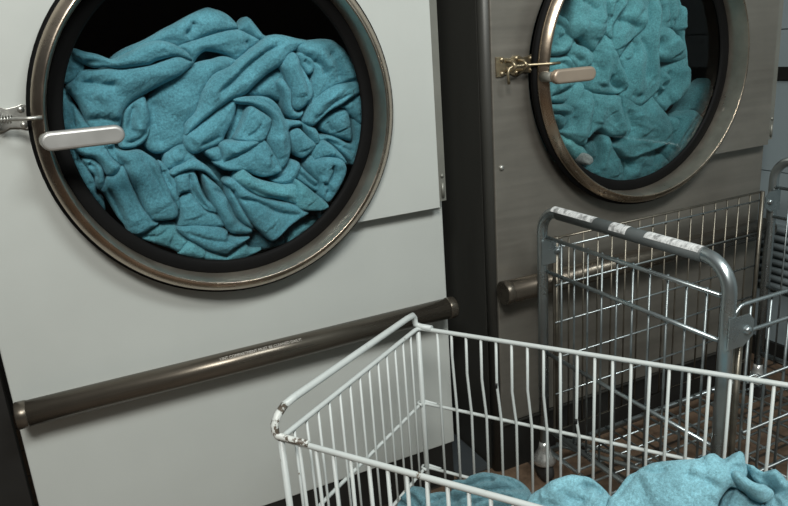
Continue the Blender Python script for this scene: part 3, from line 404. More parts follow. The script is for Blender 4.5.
('RIGHT','right_strip','long narrow teal towel strip running from top to middle of the steel dryer',0.04,((6.4,((1432.2,1151.5),(1462.5,1151),(1465.6,1065),(1473,1042.7),(1468.6,1007.5),(1464.4,967.3),(1466.1,935.4),(1479.9,885.9),(1476.2,862.8),(1456.2,845.8),(1412.7,826.6),(1365.2,849.8),(1370.5,874.5),(1366.6,902.1),(1374.8,928.5),(1395.4,947.2),(1400.8,966.9),(1403.1,984.5),(1420.9,999),(1434.5,1037.9)),((-12,8.2,((1412.1,988.4),(1428.8,960.6),(1433.3,928.7),(1428.9,887.8))),(-6,5.5,((1404.2,957.8),(1393.3,922.6))),(13.5,15.8,((1448.5,1065.6),(1451.2,1010.6),(1447.7,954.9),(1454.3,885.7))),(10.5,14.1,((1401.9,940),(1397.6,890.5),(1405.5,848.3))),(-9,10.9,((1383.4,857.3),(1424.2,851.2)))),14,10.45,5.25,1,0),)),
('RIGHT','right_drape','teal towel draped down the right side of the heap beside the dark gap',-0.04,((4.6,((1477,1153),(1505.1,1152.5),(1510.2,1064.7),(1516.8,1033),(1523.6,1000.9),(1481.8,1000.9),(1489.2,1041),(1483.2,1065.7)),((7.5,10.6,((1497.4,1065.2),(1503.4,1015.6))),),14,7.6,5.25,1,0),(5.2,((1496,1151.9),(1524.3,1151.5),(1529.8,1063.4),(1537.8,1038.4),(1529.4,1018.5),(1520.9,998.5),(1510.4,1012.6),(1505.6,1039.9)),((7.5,10.6,((1516.9,1063.9),(1522.9,1018.8))),),14,6.65,5.25,1,0),(4.4,((1529.2,1152.3),(1538.7,1152.2),(1552.6,1063.2),(1567.2,1039.9),(1574.3,984.3),(1585.2,948.5),(1587.3,917.5),(1597.8,866.1),(1585.9,840.3),(1562.9,827.8),(1530.2,811.5),(1517.3,803.1),(1479.4,833.5),(1469,846.4),(1494.2,863.1),(1505,904.8),(1536.6,925.9),(1556.9,971.4),(1535.4,1000.3),(1539.9,1032.1)),((12,17.6,((1551.7,1051.9),(1562,994.3))),(15,24.6,((1567.7,909.4),(1563.9,864.2),(1525.7,831.4))),(-13.5,13.6,((1528.1,903),(1517.6,856.2),(1492.2,839.4)))),14,11.4,5.25,1,0),(5.4,((1470.5,1007.9),(1515.4,1003.2),(1539.3,983.6),(1567.6,954.1),(1572.6,930.3),(1563,923.9),(1543.3,920.7),(1497.2,926.4),(1473.8,944.2),(1469.4,967.3)),((-18,8.2,((1478.4,978.1),(1491.9,963.6),(1483.1,948.1))),(13.5,24.6,((1520.1,977.9),(1541.8,944.2)))),14,13.3,5.25,1,0),(5.6,((1480.3,904.4),(1503,902.6),(1517,886.2),(1511.6,866.6),(1495.8,856.1),(1482.3,866.8)),((-13.5,5.5,((1491.7,873),(1501.9,865.1))),(6,7,((1490.4,896.6),(1507.5,881.1)))),14,5.7,5.25,1,0))),
('RIGHT','right_wide','wide soft teal towel below the handle of the steel dryer',-0.02,((5,((1251.5,880.4),(1280.7,875.5),(1284.2,843.4),(1278.8,807.3),(1270.4,771.2),(1264.6,753.2),(1238,756.5),(1214.6,770.9),(1191.6,789.7),(1203,799.7),(1208.7,819.5),(1228.8,833.2),(1231.6,850.9),(1248.8,862.7)),((12,21.1,((1269.2,860.8),(1258,816.5),(1240.8,772.4))),(-7.5,8.2,((1228.8,824.1),(1223.2,788.3))),(9,14.1,((1211.7,794.2),(1246.7,767.1)))),14,9.5,5.25,1,0),(5.2,((1276.1,876),(1323.8,864.8),(1363.4,858.8),(1370.3,835),(1384.7,776.9),(1385.3,757.7),(1338.4,763.3),(1322.8,774.6),(1304.5,783.7),(1286.6,776.5),(1268.8,766.9),(1274.2,808),(1276.6,844.3)),((12,17.6,((1327,855.4),(1352.5,811.1),(1372.5,766.4))),(-7.5,12.3,((1333.9,822.4),(1350,792.7))),(9,15.8,((1309.1,852.5),(1292.2,799.1)))),14,9.5,5.25,1,0))),
('RIGHT','right_corner','teal towel corner with a faint embossed edge at lower middle of the steel dryer',0.02,((5.8,((1379.2,869.1),(1418.1,830.5),(1458.7,847.8),(1468.9,837.4),(1517.4,789.2),(1530.4,741),(1514.3,728),(1471.7,716),(1419.9,707.9),(1384.8,705.2),(1355.9,725.9),(1346.1,741.5),(1374,745.2),(1376.1,778.3),(1358.1,857.2)),((12,24.6,((1440.5,825.9),(1481.7,778.5),(1510.1,743.4))),(-10.5,10.9,((1380.8,822.5),(1398,778.2),(1386.4,750.9))),(10.5,17.6,((1409.3,814.9),(1437.1,759.3))),(7.5,8.8,((1523.7,739.3),(1465.1,716.8),(1394.3,706.4)))),14,7.6,5.25,1,0),)),
('RIGHT','right_pale','small teal towel with a whitish rolled end in the steel dryer',0.15,((4,((1193.5,786.4),(1216.6,781.4),(1276,736.7),(1264.3,704.9),(1243.3,714.9),(1213.7,742.3),(1196.3,767.7)),((9,15.8,((1207.9,770.9),(1255.1,727.6))),),14,8.55,5.25,1,0.12),(6.8,((1244.2,736.5),(1259,734.6),(1271.1,723.7),(1271.2,711.9),(1259.4,706.4),(1244.5,710.8),(1238.5,723.3)),(),14,5.7,5.25,1,2))),
('RIGHT','right_gap','shade-darkened teal towel in the gap behind the whitish rolled end',-0.4,((1.5,((1263,755.1),(1336.4,753.3),(1349.3,732.3),(1343.5,708.5),(1319,677.3),(1294,690.7),(1281.2,736)),((6,15.8,((1299.5,738.5),(1324.7,711))),),14,10.45,5.25,1,-0.15),)),  # low tone colours in the shade of the gap
('RIGHT','right_stitched','teal towel tip with a stitched hem pointing up at the bottom of the steel dryer',-0.02,((4.4,((1317.7,765.1),(1326.8,768.8),(1342.3,762.2),(1355.5,734.2),(1368.7,710.7),(1385.5,681.4),(1383.5,641.9),(1332.6,649.5),(1291.7,679.9),(1306.7,702),(1315.3,732.1)),((10.5,14.1,((1327.1,756.9),(1321.7,719.3),(1306.9,687.4))),(-7.5,6.8,((1339.9,736.2),(1334.6,698.2))),(9,17.6,((1356.1,709.9),(1360.5,665.2))),(-6,5.5,((1369.1,696),(1370.1,663.8)))),14,7.6,5.25,1,0),)),
('RIGHT','right_low','teal towel lying on the bottom glass right of the stitched tip',0.06,((3.4,((1367.4,734.2),(1408.5,741.3),(1444.3,737),(1498.4,712.8),(1499.3,695.1),(1493.9,667.8),(1478.3,641.9),(1412.2,636.3),(1386.1,640.2),(1397.8,678.6),(1376,708.7)),((9,17.6,((1415.7,720.8),(1459.4,690.2))),(-9,8.2,((1396.8,708.4),(1417.5,670.8))),(7.5,14.1,((1443.7,672.2),(1398.4,658.5)))),14,8.55,5.25,1,0.05),(3.8,((1495.4,696),(1518.9,698),(1547.7,673.8),(1531.2,660.6),(1477.9,639.9),(1483.4,667.2)),((7.5,14.1,((1512.6,688.7),(1497.4,655.1))),),14,7.6,5.25,1,0))),
('RIGHT','right_right2','knotted teal towel at the lower right rim of the steel dryer',0,((3.6,((1553.2,786.6),(1574.2,779.3),(1572.4,754.5),(1552.8,736.6),(1536.9,775.9)),((4.5,8.8,((1560.6,778.3),(1555.5,748.9))),),14,5.7,5.25,1,0),(4.2,((1567.5,787.9),(1615.2,797.8),(1640.6,787.7),(1656.7,763.2),(1635.2,719.6),(1584.5,687.4),(1540.5,670.1),(1514.7,704),(1537.2,726.4),(1546.6,740.3),(1568.5,772.8)),((-10.5,6.8,((1627.3,776.5),(1597.9,746.9),(1565.4,712.8))),(13.5,15.8,((1605.6,786.3),(1573.3,752.3),(1541.8,705.6))),(-6,5.5,((1609,738),(1596.3,719.2)))),14,9.5,5.25,1,0))),
('RIGHT','right_backlump','smooth shade-darkened teal towel lump at far right, behind the glass in shadow',-0.25,((2.4,((1724.7,877.6),(1698.3,847.1),(1715.4,817.6),(1693.6,773.5),(1665.5,763.7),(1634.9,789.9),(1586.2,784.9),(1605.9,803),(1621.5,829),(1658.1,858.1)),((9,28.2,((1690.9,850.2),(1658.4,807.8))),),14,13.3,5.25,0.6,-0.05),)),  # lower tone puts its shadow into the towel colour
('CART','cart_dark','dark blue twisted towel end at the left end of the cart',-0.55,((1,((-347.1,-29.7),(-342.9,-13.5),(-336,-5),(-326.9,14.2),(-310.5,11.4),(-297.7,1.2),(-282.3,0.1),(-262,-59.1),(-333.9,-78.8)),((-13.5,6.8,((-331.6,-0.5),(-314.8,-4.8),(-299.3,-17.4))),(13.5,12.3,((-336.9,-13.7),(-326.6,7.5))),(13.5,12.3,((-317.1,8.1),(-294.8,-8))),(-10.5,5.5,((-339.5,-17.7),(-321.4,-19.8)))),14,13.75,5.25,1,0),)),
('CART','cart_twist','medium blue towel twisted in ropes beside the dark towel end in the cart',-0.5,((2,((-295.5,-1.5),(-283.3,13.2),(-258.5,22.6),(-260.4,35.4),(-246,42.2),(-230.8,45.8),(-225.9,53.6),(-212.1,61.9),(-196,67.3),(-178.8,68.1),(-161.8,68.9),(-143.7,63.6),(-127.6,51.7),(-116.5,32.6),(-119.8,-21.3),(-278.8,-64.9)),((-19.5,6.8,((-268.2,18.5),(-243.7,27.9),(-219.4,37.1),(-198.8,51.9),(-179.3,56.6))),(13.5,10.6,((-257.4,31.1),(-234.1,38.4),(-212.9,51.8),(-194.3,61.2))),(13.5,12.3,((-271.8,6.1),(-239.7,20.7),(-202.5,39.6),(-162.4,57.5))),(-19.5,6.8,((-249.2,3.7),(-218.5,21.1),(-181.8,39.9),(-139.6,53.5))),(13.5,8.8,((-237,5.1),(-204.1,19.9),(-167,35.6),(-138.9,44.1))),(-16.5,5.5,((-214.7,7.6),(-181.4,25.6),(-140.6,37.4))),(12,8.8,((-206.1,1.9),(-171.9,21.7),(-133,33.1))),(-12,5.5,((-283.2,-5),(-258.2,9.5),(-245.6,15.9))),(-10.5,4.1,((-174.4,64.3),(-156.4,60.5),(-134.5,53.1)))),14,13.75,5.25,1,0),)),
('CART','cart_arch','light blue towel arched over a hollow at the middle of the cart',0.06,((3.6,((-123.8,36),(-114.7,52.2),(-102.7,62.9),(-90.7,73.6),(-77,83.1),(-61.5,91.4),(-48,93.1),(-32.9,93.7),(-14.9,85.9),(-2.9,76.9),(11.2,62.8),(31.6,18.4),(-123.7,-24.2)),((-18,9.5,((-43.3,77.4),(-27.5,81.3),(-11.1,73.4))),(13.5,21.1,((-95.3,58.5),(-67.1,80.8),(-35.2,90.1),(-12.7,81.9))),(-9,8.2,((-72.3,61.2),(-52.3,54.1),(-33.6,58.8))),(9,15.8,((-100.2,45),(-62.9,60.5))),(7.5,14.1,((-27.3,64.9),(-11.3,58.5)))),14,13.75,5.25,1,0.03),)),
('CART','cart_big','largest light blue towel in the cart, smooth with a peaked fold and rope end',0.08,((5.5,((-1.2,64),(2.8,73.8),(9.4,85.6),(20,107.4),(30,115.7),(41.4,124.3),(58,134.8),(90.7,146),(111.3,152.2),(119.6,160.6),(130.8,166),(137.4,165.3),(142.9,162.3),(153.9,167.6),(163.1,177.6),(169.7,175.5),(173.5,162.1),(177.1,150.3),(173.5,136.9),(169.5,126.3),(158.6,123.6),(149.9,110.4),(144.5,91.2),(143.4,46.7),(0.6,7.6)),((15,42.2,((40.5,103.4),(78.4,127),(123.3,140.5))),(10.5,14.1,((121.3,157.3),(139,151.3),(158.6,147.4))),(-9,8.2,((141.8,160.6),(150.3,153.9))),(10.5,12.3,((163.6,172.7),(168,153.8))),(-7.5,8.2,((10.5,71.3),(22.4,93.2),(30.9,110))),(10.5,12.3,((164.1,130.5),(150.3,118.8),(141.3,97.2))),(-7.5,6.8,((38,119),(59.3,116.7),(75.7,126.4))),(6,10.6,((104.4,133.2),(131,130.9),(152.1,124.8))),(-6,5.5,((97.8,123),(126.7,122.8),(147.9,116.8)))),14,20,9,0.5,0.08),(7,((153.4,139.1),(158.8,147.4),(167.7,145.3),(180.8,137.4),(190.8,134.3),(200.4,135.3),(209,132),(211.8,126),(208.9,118.7),(201.1,112.7),(190.3,114),(180.1,119.5),(169.9,123.8)),((12,17.6,((159.3,141.9),(181.6,129.4),(201.4,123.4))),),14,16.25,6.75,1,0.06))),
('CART','cart_front','light blue towel showing under the overlapping hem of the largest one',0.05,((2.4,((146.3,103.3),(149.9,116.9),(157.5,130),(170,133.1),(190.9,124.3),(205.7,110.2),(217.4,70.7),(142.1,50.1)),((10.5,24.6,((160.1,118),(180.9,112.1))),(-6,8.2,((171.9,126.5),(188.5,109.9)))),14,13.75,5.25,1,0.05),)),
('CART','cart_right','light blue crumpled towel at the far right end of the cart heap',0,((2.4,((170.4,167.5),(179.4,166.7),(196.4,160.6),(203.6,163.8),(212,167.1),(222.5,158.4),(228.8,154.4),(254.8,157.9),(268.5,84.8),(205.7,67.5),(200.2,117),(211,133.4),(205.3,143.1),(189,144.8)),((-16.5,9.5,((181.6,157.2),(199.9,148.8),(215.8,134.6))),(13.5,14.1,((175.8,164.4),(196.7,156.5),(212.8,142.1))),(12,12.3,((203.7,162.4),(218,153.1),(221.5,138.8))),(-9,8.2,((206.8,154.7),(212.5,144.9))),(12,17.6,((216.7,123.9),(241.7,141))),(-12,8.2,((216.4,127.9),(232,144.1)))),14,13.75,5.25,1,0),))]
def perlin(x, y, seed=0):
    rs = np.random.RandomState(seed); G = rs.rand(64, 64) * 2*PI
    xi = np.floor(x).astype(int); yi = np.floor(y).astype(int); xf = x-xi; yf = y-yi
    def g(ix, iy, dx, dy):
        a = G[ix % 64, iy % 64]; return np.cos(a)*dx + np.sin(a)*dy
    u = xf**3*(xf*(xf*6-15)+10); v = yf**3*(yf*(yf*6-15)+10)
    n00 = g(xi, yi, xf, yf); n10 = g(xi+1, yi, xf-1, yf); n01 = g(xi, yi+1, xf, yf-1); n11 = g(xi+1, yi+1, xf-1, yf-1)
    return (n00*(1-u)+n10*u)*(1-v) + (n01*(1-u)+n11*u)*v
def spline(P, closed, n):
    P = np.array(P, float); N = len(P); out = []
    for i in range(N if closed else N-1):
        p0, p1, p2, p3 = (P[(i-1) % N], P[i], P[(i+1) % N], P[(i+2) % N]) if closed else (P[max(i-1, 0)], P[i], P[i+1], P[min(i+2, N-1)])
        for k in range(n):
            t = k/n
            out.append(.5*((2*p1)+(-p0+p2)*t+(2*p0-5*p1+4*p2-p3)*t*t+(-p0+3*p1-3*p2+p3)*t**3))
    if not closed: out.append(P[-1])
    return np.array(out)
def segdist(Q, L, closed):
    A = L if closed else L[:-1]; B = np.roll(L, -1, 0) if closed else L[1:]
    d = B-A; dd = (d**2).sum(1)+1e-9
    best = np.full(len(Q), 1e18); near = np.zeros_like(Q); par = np.zeros(len(Q))
    for i in range(len(A)):
        t = np.clip(((Q-A[i])@d[i])/dd[i], 0, 1); C = A[i]+t[:, None]*d[i]
        e = ((Q-C)**2).sum(1); m = e < best
        best[m] = e[m]; near[m] = C[m]; par[m] = (i+t[m])/len(A)
    return np.sqrt(best), near, par
def inside(Q, L):
    r = np.zeros(len(Q), bool); n = len(L)
    for i in range(n):
        a, b = L[i], L[(i+1) % n]
        c = (a[1] > Q[:, 1]) != (b[1] > Q[:, 1])
        xx = (b[0]-a[0])*(Q[:, 1]-a[1])/(b[1]-a[1]+1e-12)+a[0]
        r ^= c & (Q[:, 0] < xx)
    return r
def patch(mb, out, folds, level, T, rad, B, wr, seed, step, lvl_mm, fr, skirt):
    """one draped lobe of cloth: fr = (origin, axis a, axis b, normal towards the room), lengths in mm"""
    L = spline(out, True, 4); mn = L.min(0)-step; mx = L.max(0)+step
    nx = int((mx[0]-mn[0])/step)+2; ny = int((mx[1]-mn[1])/step)+2
    gx, gy = np.meshgrid(mn[0]+np.arange(nx)*step, mn[1]+np.arange(ny)*step, indexing='ij')
    Q = np.stack([gx.ravel(), gy.ravel()], 1)
    ins = inside(Q, L); d, near, _ = segdist(Q, L, True)
    I = np.arange(nx*ny).reshape(nx, ny)
    quads = np.stack([I[:-1, :-1].ravel(), I[1:, :-1].ravel(), I[1:, 1:].ravel(), I[:-1, 1:].ravel()], 1)
    quads = quads[ins[quads].any(1)]
    Q[~ins] = near[~ins]; d = np.where(ins, d, 0)
    # relief
    rs = np.random.RandomState(seed)
    e = 1-np.minimum(d/rad, 1)
    h = T*(np.sqrt(np.maximum(1-e*e, 0))-1) + B*(1-np.exp(-d/(2.2*rad)))*1.4
    c = L-L.mean(0); ev, vec = np.linalg.eigh(c.T@c); ax = vec[:, 1]; ay = vec[:, 0]
    U = Q@ax; V = Q@ay
    fade = np.minimum(d/(rad*1.2), 1)
    wx = U+14*perlin(U/60, V/60, seed+5); wy = V+14*perlin(U/60+9, V/60, seed+6)
    h += wr*fade*(3.4*perlin(wx/70, wy/30, seed+1) + 3.0*(.35-np.abs(perlin(wx/46, wy/19, seed+2))*1.6) + 1.0*perlin(wx/22, wy/12, seed+3))
    for A, w, pts in folds:
        F = spline(pts, False, 6); fd, _, fp = segdist(Q, F, False)
        en = np.clip(np.minimum(fp, 1-fp)*5+.25, 0, 1)
        if A > 0: pr = np.exp(-(fd/w)**2)
        else: pr = np.exp(-(fd/w)**1.25*1.3)*1.15
        h += A*pr*en
    h += .6*rs.randn(len(Q))*fade
    O, a, b, n = [np.array(v, float) for v in fr]
    W3 = O + (Q[:, :1]*a + Q[:, 1:]*b + (h+level*lvl_mm)[:, None]*n)*.001
    used = np.unique(quads); rem = np.full(nx*ny, -1); base = len(mb.v)
    rem[used] = base+np.arange(len(used)); mb.v += [tuple(p) for p in W3[used].tolist()]
    qs = rem[quads]
    if np.dot(np.cross(a, b), n) < 0: qs = qs[:, ::-1]
    mb.f += [tuple(q) for q in qs.tolist()]; mb.sm += [True]*len(qs)
    # side skirt closing the lobe towards its back
    ed = {}
    for q in qs.tolist():
        for i in range(4):
            k = (q[i], q[(i+1) % 4])
            if (k[1], k[0]) in ed: del ed[(k[1], k[0])]
            else: ed[k] = 1
    vm = {}
    sk = np.array(skirt, float)
    for i, j in ed:
        for k in (i, j):
            if k not in vm:
                vm[k] = len(mb.v); mb.v.append(tuple((np.array(mb.v[k])+sk).tolist()))
        mb.f.append((j, i, vm[i], vm[j])); mb.sm.append(True)
BASES = {'LEFT': (.125, .345, .425), 'RIGHT': (.145, .395, .435), 'CART': (.225, .465, .54)}  # right and cart bases raised, brighter light there put into the colour
FR = {'LEFT':(((0,0.095,0),(1,0,0),(0,0,1),(0,-1,0)),8,(0,0.03,0),2),'RIGHT':(((0,0.0654,0),(1,0,0),(0,0,1),(0,-1,0)),9.5,(0,0.03,0),2.4),'CART':(((0.7688,-0.604,0.2709),(0.566,-0.8244,0),(0.5812,0.4028,0.7071),(-0.5812,-0.4028,0.7071)),8,(0.025,0.027,-0.027),2.4)}
seed = 11
for D, key, label, tone, patches in TOWELS:
    base = BASES[D]
    c = np.array(base)*(1+tone)  # tone holds the towel's own dye, plus painted shade for deep ones
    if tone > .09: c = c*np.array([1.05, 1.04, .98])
    parts = [[], []]
    for pt in patches: parts[1 if pt[7] > 1 else 0].append(pt)
    root = None
    for which, ps in enumerate(parts):
        if not ps: continue
        mb = MB()
        for (lv, out, folds, T, r, B, wr, tn) in ps:
            seed += 17
            fr, lm, sk, st = FR[D]
            patch(mb, out, folds, lv, T, r, B, wr, seed, st, lm, fr, sk)
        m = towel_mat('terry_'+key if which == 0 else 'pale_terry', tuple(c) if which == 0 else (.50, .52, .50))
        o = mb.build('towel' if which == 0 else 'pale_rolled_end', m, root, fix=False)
        if which == 0:
            root = o; tag(o, label, 'towel', {'LEFT': 'towels in the white dryer', 'RIGHT': 'towels in the steel dryer', 'CART': 'towels in the wire cart'}[D])
        else: o['label'] = 'whitish rolled end'

# ------------------------------------------------------------------ white wire cart
CB = Vector((.703, -.163, 0)); cd = Vector((.566, -.8244, 0)); ce = Vector((-.8219, -.5696, 0)); CW = .419; CL = .80
def cp(a, b, z): return CB + cd*a + ce*b + Vector((0, 0, z))
cart = thing('laundry_cart', 'white-painted wire laundry cart with chipped handle holding blue towels', 'cart', (cp(CL/2, CW/2, 0)))
inv = Matrix.Translation(-cart.location)
def lp(a, b, z): return tuple(inv @ cp(a, b, z))
def rect_path(z, rc=.012, off=0):
    c = [(0-off, 0-off), (CL+off, 0-off), (CL+off, CW+off), (0-off, CW+off)]; pts = []
    for i, (a, b) in enumerate(c):
        pa, pb = c[i-1], c[(i+1) % 4]
        for k in range(5):
            t = k/4; v0 = Vector(pa)-Vector((a, b)); v1 = Vector(pb)-Vector((a, b))
            s0 = Vector((a, b))+v0.normalized()*rc; s1 = Vector((a, b))+v1.normalized()*rc
            q = s0*(1-t)**2+Vector((a, b))*2*t*(1-t)+s1*t*t; pts.append(lp(q.x, q.y, z))
    return pts
MB().tube(rect_path(.49), .0043, 10, True).build('top_rim', M['wire'], cart)
MB().tube(rect_path(.328, off=.004), .0034, 8, True).build('middle_ring', M['wire'], cart)
MB().tube(rect_path(.182, off=.004), .0034, 8, True).build('lower_ring', M['wire'], cart)
MB().tube(rect_path(.085), .004, 8, True).build('bottom_frame', M['wire'], cart)
for a, b in ((0, 0), (CL, 0), (CL, CW), (0, CW)):
    po = MB().tube([lp(a, b, .06), lp(a, b, .49)], .0050, 10).build('corner_post', M['wire'], cart)
    for z in (.328, .182):
        sx = 1 if a == 0 else -1; sy = 1 if b == 0 else -1
        cl = [lp(a+sx*x, b+sy*y, z+.004) for x, y in ((.030, -.004), (-.004, -.007), (-.009, 0), (-.007, .008), (.004, .011))]
        MB().tube(cl, .0026, 8).build('clip', M['wire'], po)
    # caster below each corner
    ca = MB(); x, y, z = lp(a, b, 0)
    ca.lathe([(.006, .075), (.012, .072), (.012, .060), (.006, .056)], (x, y, 0), 'z', 12, capends=True)
    ca.box((x-.012, y-.004, .02), (x-.009, y+.004, .06)); ca.box((x+.009, y-.004, .02), (x+.012, y+.004, .06)); ca.box((x-.012, y-.004, .055), (x+.012, y+.004, .06))
    cs = ca.build('caster', M['galv'], cart)
    MB().lathe([(.008, -.008), (.024, -.007), (.025, 0), (.024, .007), (.008, .008)], (x, y, .0252), 'x', 20, capends=True).build('wheel', M['caster'], cs)
rng = random.Random(3)
kinks = {1: (.44, .004), 2: (.41, .005), 3: (.405, .006), 4: (.40, .006), 5: (.39, .006), 6: (.40, .006), 7: (.395, .005), 9: (.36, .004)}
uw = 0
def upright(pts, r=.0027, name='upright_wire'):
    return MB().tube(pts, r, 7).build(name, M['wire'], cart)
for k in range(26):
    a = .041+.0294*k
    if a > CL-.012: break
    if k in kinks:
        zk, dk = kinks[k]
        o = upright([lp(a, 0, .49), lp(a-.001, 0, zk+.004), lp(a-.0008, 0, zk), lp(a+dk, 0, .328), lp(a+dk, 0, .085)])
        if k in (4, 9):
            MB().tube([lp(a-.0015, .001, zk+.005), lp(a-.0015, .001, zk-.005)], .0031, 7).build('rust_chip', M['black'], o)
    else:
        j = rng.uniform(-.0015, .0015)
        upright([lp(a, 0, .49), lp(a+j, 0, .328), lp(a, 0, .085)])
for k in range(26):
    a = .032+.0285*k
    if a > CL-.012: break
    upright([lp(a, CW, .49), lp(a+rng.uniform(-.0015, .0015), CW, .328), lp(a, CW, .085)])
for k in range(13):
    b = .031+.0298*k
    upright([lp(0, b, .49), lp(0, b+rng.uniform(-.0015, .0015), .328), lp(0, b, .085)], .0022)
    upright([lp(CL, b, .49), lp(CL, b, .085)], .0022)
bf = MB()
for k in range(20): bf.tube([lp(.04*k+.02, 0, .085), lp(.04*k+.02, CW, .085)], .0022, 6)
for k in range(8): bf.tube([lp(0, .05*k+.03, .089), lp(CL, .05*k+.03, .089)], .0022, 6)
bf.build('basket_floor', M['wire'], cart)
h1 = MB(); HZ = .517
pts = [lp(.030, 0, .4935), lp(.006, -.001, .4935), lp(-.004, .001, .498), lp(-.005, .002, HZ-.006), lp(-.005, .008, HZ+.001), lp(-.005, .03, HZ+.003),
       lp(-.005, CW-.045, HZ+.014), lp(-.006, CW-.022, HZ+.012)]
h1.tube(pts, .0058, 12)
hb = h1.build('handle', M['wire'], cart)
MB().tube([lp(-.006, CW-.024, HZ+.0125), lp(-.006, CW-.006, HZ+.005), lp(-.006, CW+.003, HZ-.006), lp(-.005, CW+.004, .500), lp(-.002, CW+.004, .4955), lp(.012, CW+.002, .494), lp(.05, CW+.001, .4935)],
          [.0059, .0059, .0059, .0057, .0056, .005, .0048], 12).build('worn_corner', M['worn'], hb)

# ------------------------------------------------------------------ galvanised roll container
rc = thing('roll_container', 'galvanised wire roll container with grey handle sleeves in front of the steel dryer', 'cart', (1.405, -.34, 0))
RO = Vector((1.405, -.34, 0))
def q(x, y, z): return (x-RO.x, y-RO.y, z)
X0, X1, YB, YF, ZT = 1.038, 1.76, -.108, -.573, .658
def uframe(x, zt, inner):
    R = .05; r = .0115
    path = [q(x, YB, .085)] + [q(x, YB, zt-R)] + [q(*p) for p in arc((x, YB-R, zt-R), R, 0, PI/2, 8, ((0, 1, 0), (0, 0, 1)))[1:]] + \
           [q(*p) for p in arc((x, YF+R, zt-R), R, PI/2, PI, 8, ((0, 1, 0), (0, 0, 1)))] + [q(x, YF, .085)]
    f = MB().tube(path, r, 16).build('end_frame', M['galv'], rc)
    for z in (.598, .522, .33, .14):
        MB().tube([q(x+inner*.004, YB-.008, z), q(x+inner*.004, YF+.008, z)], .0042 if z > .2 else .006, 8).build('crossbar', M['galv'], f)
    k = 0; y = YB-.052
    g = MB()
    while y > YF+.02:
        g.tube([q(x+inner*.009, y, .13), q(x+inner*.009, y, .602)], .0024, 6); y -= .0405
    g.build('wire_infill', M['galvwire'], f)
    return f
f1 = uframe(X0, ZT, 1)
f2 = uframe(X1, .668, -1)
# sleeve and stickers on the near handle
MB().tube([q(X0, YB-.055, ZT), q(X0, YF+.050, ZT)], .0128, 20).build('handle_sleeve', M['sleeve'], f1)
def sticker(y0, y1, a0, a1):
    mb = MB(); n = 10; R = .0132
    for y in (y0, y1):
        mb.addv([q(X0+R*math.sin(a0+(a1-a0)*k/n), y, ZT+R*math.cos(a0+(a1-a0)*k/n)) for k in range(n+1)])
    for k in range(n): mb.face((k, k+1, n+2+k, n+1+k), True)
    o = mb.build('sticker', M['sticker'], f1); return o
sticker(-.150, -.275, -1.15, .75); sticker(-.320, -.362, -1.5, .9); sticker(-.405, -.520, -1.15, .75)
# back mesh panel
def mesh_panel(name, m, x0, y0, x1, y1, z0, z1, nx, zs, parent, r=.0023, rf=.0035, angle=0):
    mb = MB()
    P = lambda t, z: q(x0+(x1-x0)*t, y0+(y1-y0)*t, z)
    mb.tube([P(0, z0), P(0, z1), P(1, z1), P(1, z0)], rf, 8, True)
    for k in range(1, nx): mb.tube([P(k/nx, z0), P(k/nx, z1)], r, 6)
    o = mb.build(name, m, parent)
    h = MB()
    for z in zs:
        a, b = P(0, z), P(1, z); h.tube([(a[0], a[1]-.004, a[2]), (b[0], b[1]-.004, b[2])], r, 6)
    h.build('horizontal_wires', M['galv'], o)
    return o
mesh_panel('back_panel', M['galvdull'], X0+.022, -.118, X1-.045, -.109, .13, .592, 16, (.572, .487, .40, .315, .225), rc)
for x in (X1-.052, X0+.03): MB().tube([q(x, -.118, .09), q(x, -.118, .595)], .005, 8).build('gate_post', M['galvdull'], rc)
# front half gate with rounded looped top
GY = YF+.012
gp = MB(); gx0, gx1 = X0+.042, X1-.03
gp.tube([q(gx0+.012, GY, .575)] + [q(gx1, GY, .575)] + [q(gx1, GY, .525)] + [q(gx0+.012, GY, .525)] + [q(*p) for p in arc((gx0+.012, GY, .55), .025, -PI/2, -3*PI/2, 8, ((1, 0, 0), (0, 0, 1)))[1:-1]], .0036, 8, True)
fg = gp.build('front_gate', M['galv'], rc)
g = MB()
for k in range(14): 
    x = gx0+.032+k*.049
    if x < gx1: g.tube([q(x, GY+.005, .11), q(x, GY+.005, .575)], .0026, 6)
for z in (.43, .335, .24, .145): g.tube([q(gx0+.03, GY, z), q(gx1, GY, z)], .0028, 6)
g.build('wire_infill', M['galvwire'], fg)
for x in (gx0-.012, gx0+.006): MB().tube([q(x, GY, .10), q(x, GY, .545)], .0052, 8).build('hinge_rod', M['galvdull'], fg)
# brackets with bolt heads
for x, y, z, s_ in ((X0+.002, YF, .545, 1), (X0+.002, YB, .565, 1), (X1-.002, YB, .565, -1), (X1-.002, YF, .545, -1)):
    b = MB(); pl = [(x-.013*s_, z+.026), (x+.030*s_, z+.026), (x+.042*s_, z+.014), (x+.042*s_, z-.012), (x+.022*s_, z-.026), (x-.013*s_, z-.026)]
    pl = [(px-RO.x, pz) for px, pz in pl]
    yy = y-RO.y
    o = b.prism(pl, yy-.0135, yy-.0115).build('bracket', M['galv'], rc)
    MB().lathe([(.0001, -.0075), (.005, -.007), (.007, -.004), (.008, 0)], (x+.026*s_-RO.x, yy-.0135, z), 'y', 12).build('bolt_head', M['galv'], o)
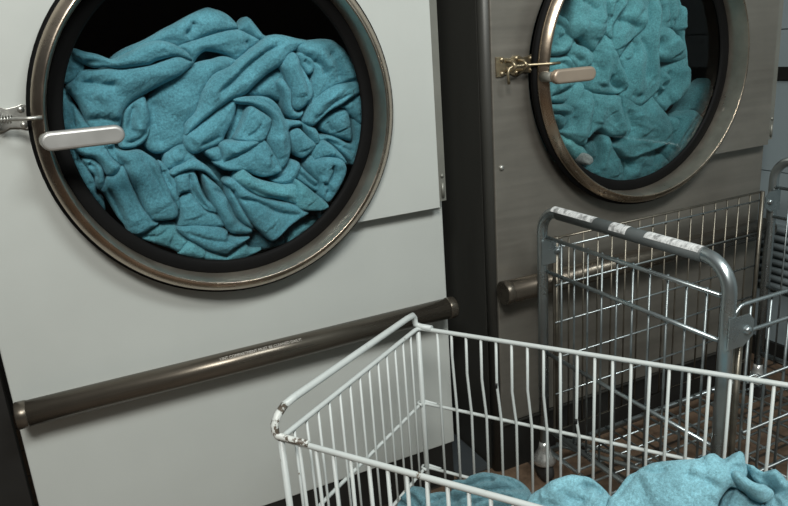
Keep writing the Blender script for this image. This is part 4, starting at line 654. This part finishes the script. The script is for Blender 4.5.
# base shelf
b = MB()
b.tube([q(X0+.012, YB, .075), q(X1-.012, YB, .075), q(X1-.012, YF, .075), q(X0+.012, YF, .075)], .0075, 10, True)
bs = b.build('base_frame', M['galv'], rc)
b = MB()
for k in range(1, 12): b.tube([q(X0+.01+k*.058, YB, .083), q(X0+.01+k*.058, YF, .083)], .0028, 6)
for k in range(1, 9): b.tube([q(X0+.012, YB-k*.05, .078), q(X1-.012, YB-k*.05, .078)], .0028, 6)
b.build('shelf_wires', M['galv'], bs)
b = MB(); b.tube([q(X0+.02, YB-.02, .10), q(X0+.24, YF+.05, .088)], .005, 8); b.tube([q(X0+.05, YB-.02, .10), q(X0+.29, YF+.05, .088)], .005, 8)
b.build('brace', M['galv'], bs)
for x in (X0, X1):
    for y in (YB, YF):
        c_ = MB().lathe([(.0115, .105), (.013, .090), (.016, .080), (.024, .068), (.027, .060), (.0275, .052), (.024, .048)], q(x, y, 0), 'z', 24, capends=True).build('caster', M['bell'], rc)
        MB().lathe([(.012, -.010), (.0255, -.009), (.027, 0), (.0255, .009), (.012, .010)], q(x, y, .0272), 'x', 24, capends=True).build('wheel', M['caster'], c_)

# ------------------------------------------------------------------ camera
cam = bpy.data.cameras.new('camera'); co = bpy.data.objects.new('camera', cam); COL.objects.link(co)
r_, u_, f_ = ((0.8976952038003403, -0.4350108533524432, -0.07006338943731336), (0.1853840663955429, 0.22863556268504276, 0.9556979268588724), (0.3997199882424176, 0.8709140812624819, -0.28588912896122604))
R = Matrix((Vector(r_), Vector(u_), -Vector(f_))).transposed().to_4x4()
co.matrix_world = Matrix.Translation((.15592, -1.27129, 1.01112)) @ R
cam.sensor_fit = 'HORIZONTAL'; cam.sensor_width = 36; cam.lens = 698.73/788*36; cam.clip_start = .02
S.camera = co

# ------------------------------------------------------------------ light
def area(name, loc, target, sx, sy, power, col):
    li = bpy.data.lights.new(name, 'AREA'); li.shape = 'RECTANGLE'; li.size = sx; li.size_y = sy; li.energy = power; li.color = col
    o = bpy.data.objects.new(name, li); COL.objects.link(o); o.location = loc
    o.rotation_euler = (Vector(target)-Vector(loc)).to_track_quat('-Z', 'Y').to_euler(); return o
area('key_fill_light', (-.35, -2.15, 2.5), (.5, 0, .6), .8, .45, 63, (1, .99, .94))
area('key_fill_light', (1.0, -1.8, 2.5), (1.1, -.1, .7), .9, .35, 33, (.95, 1, .99))  # added fill with no known fixture, brightens the steel dryer and its towels
w = bpy.data.worlds.new('world'); S.world = w; w.use_nodes = True
nt = w.node_tree; bg = nt.nodes['Background']
tc = nt.nodes.new('ShaderNodeTexCoord'); sp = nt.nodes.new('ShaderNodeSeparateXYZ'); nt.links.new(tc.outputs['Generated'], sp.inputs[0])
nt.links.new(ramp(nt, sp.outputs[2], [(.0, (.06, .052, .045)), (.45, (.12, .13, .13)), (1, (.30, .31, .30))]), bg.inputs['Color'])
bg.inputs['Strength'].default_value = .7
S.view_settings.view_transform = 'Standard'; S.view_settings.look = 'None'
S.view_settings.exposure = 0; S.view_settings.gamma = 1
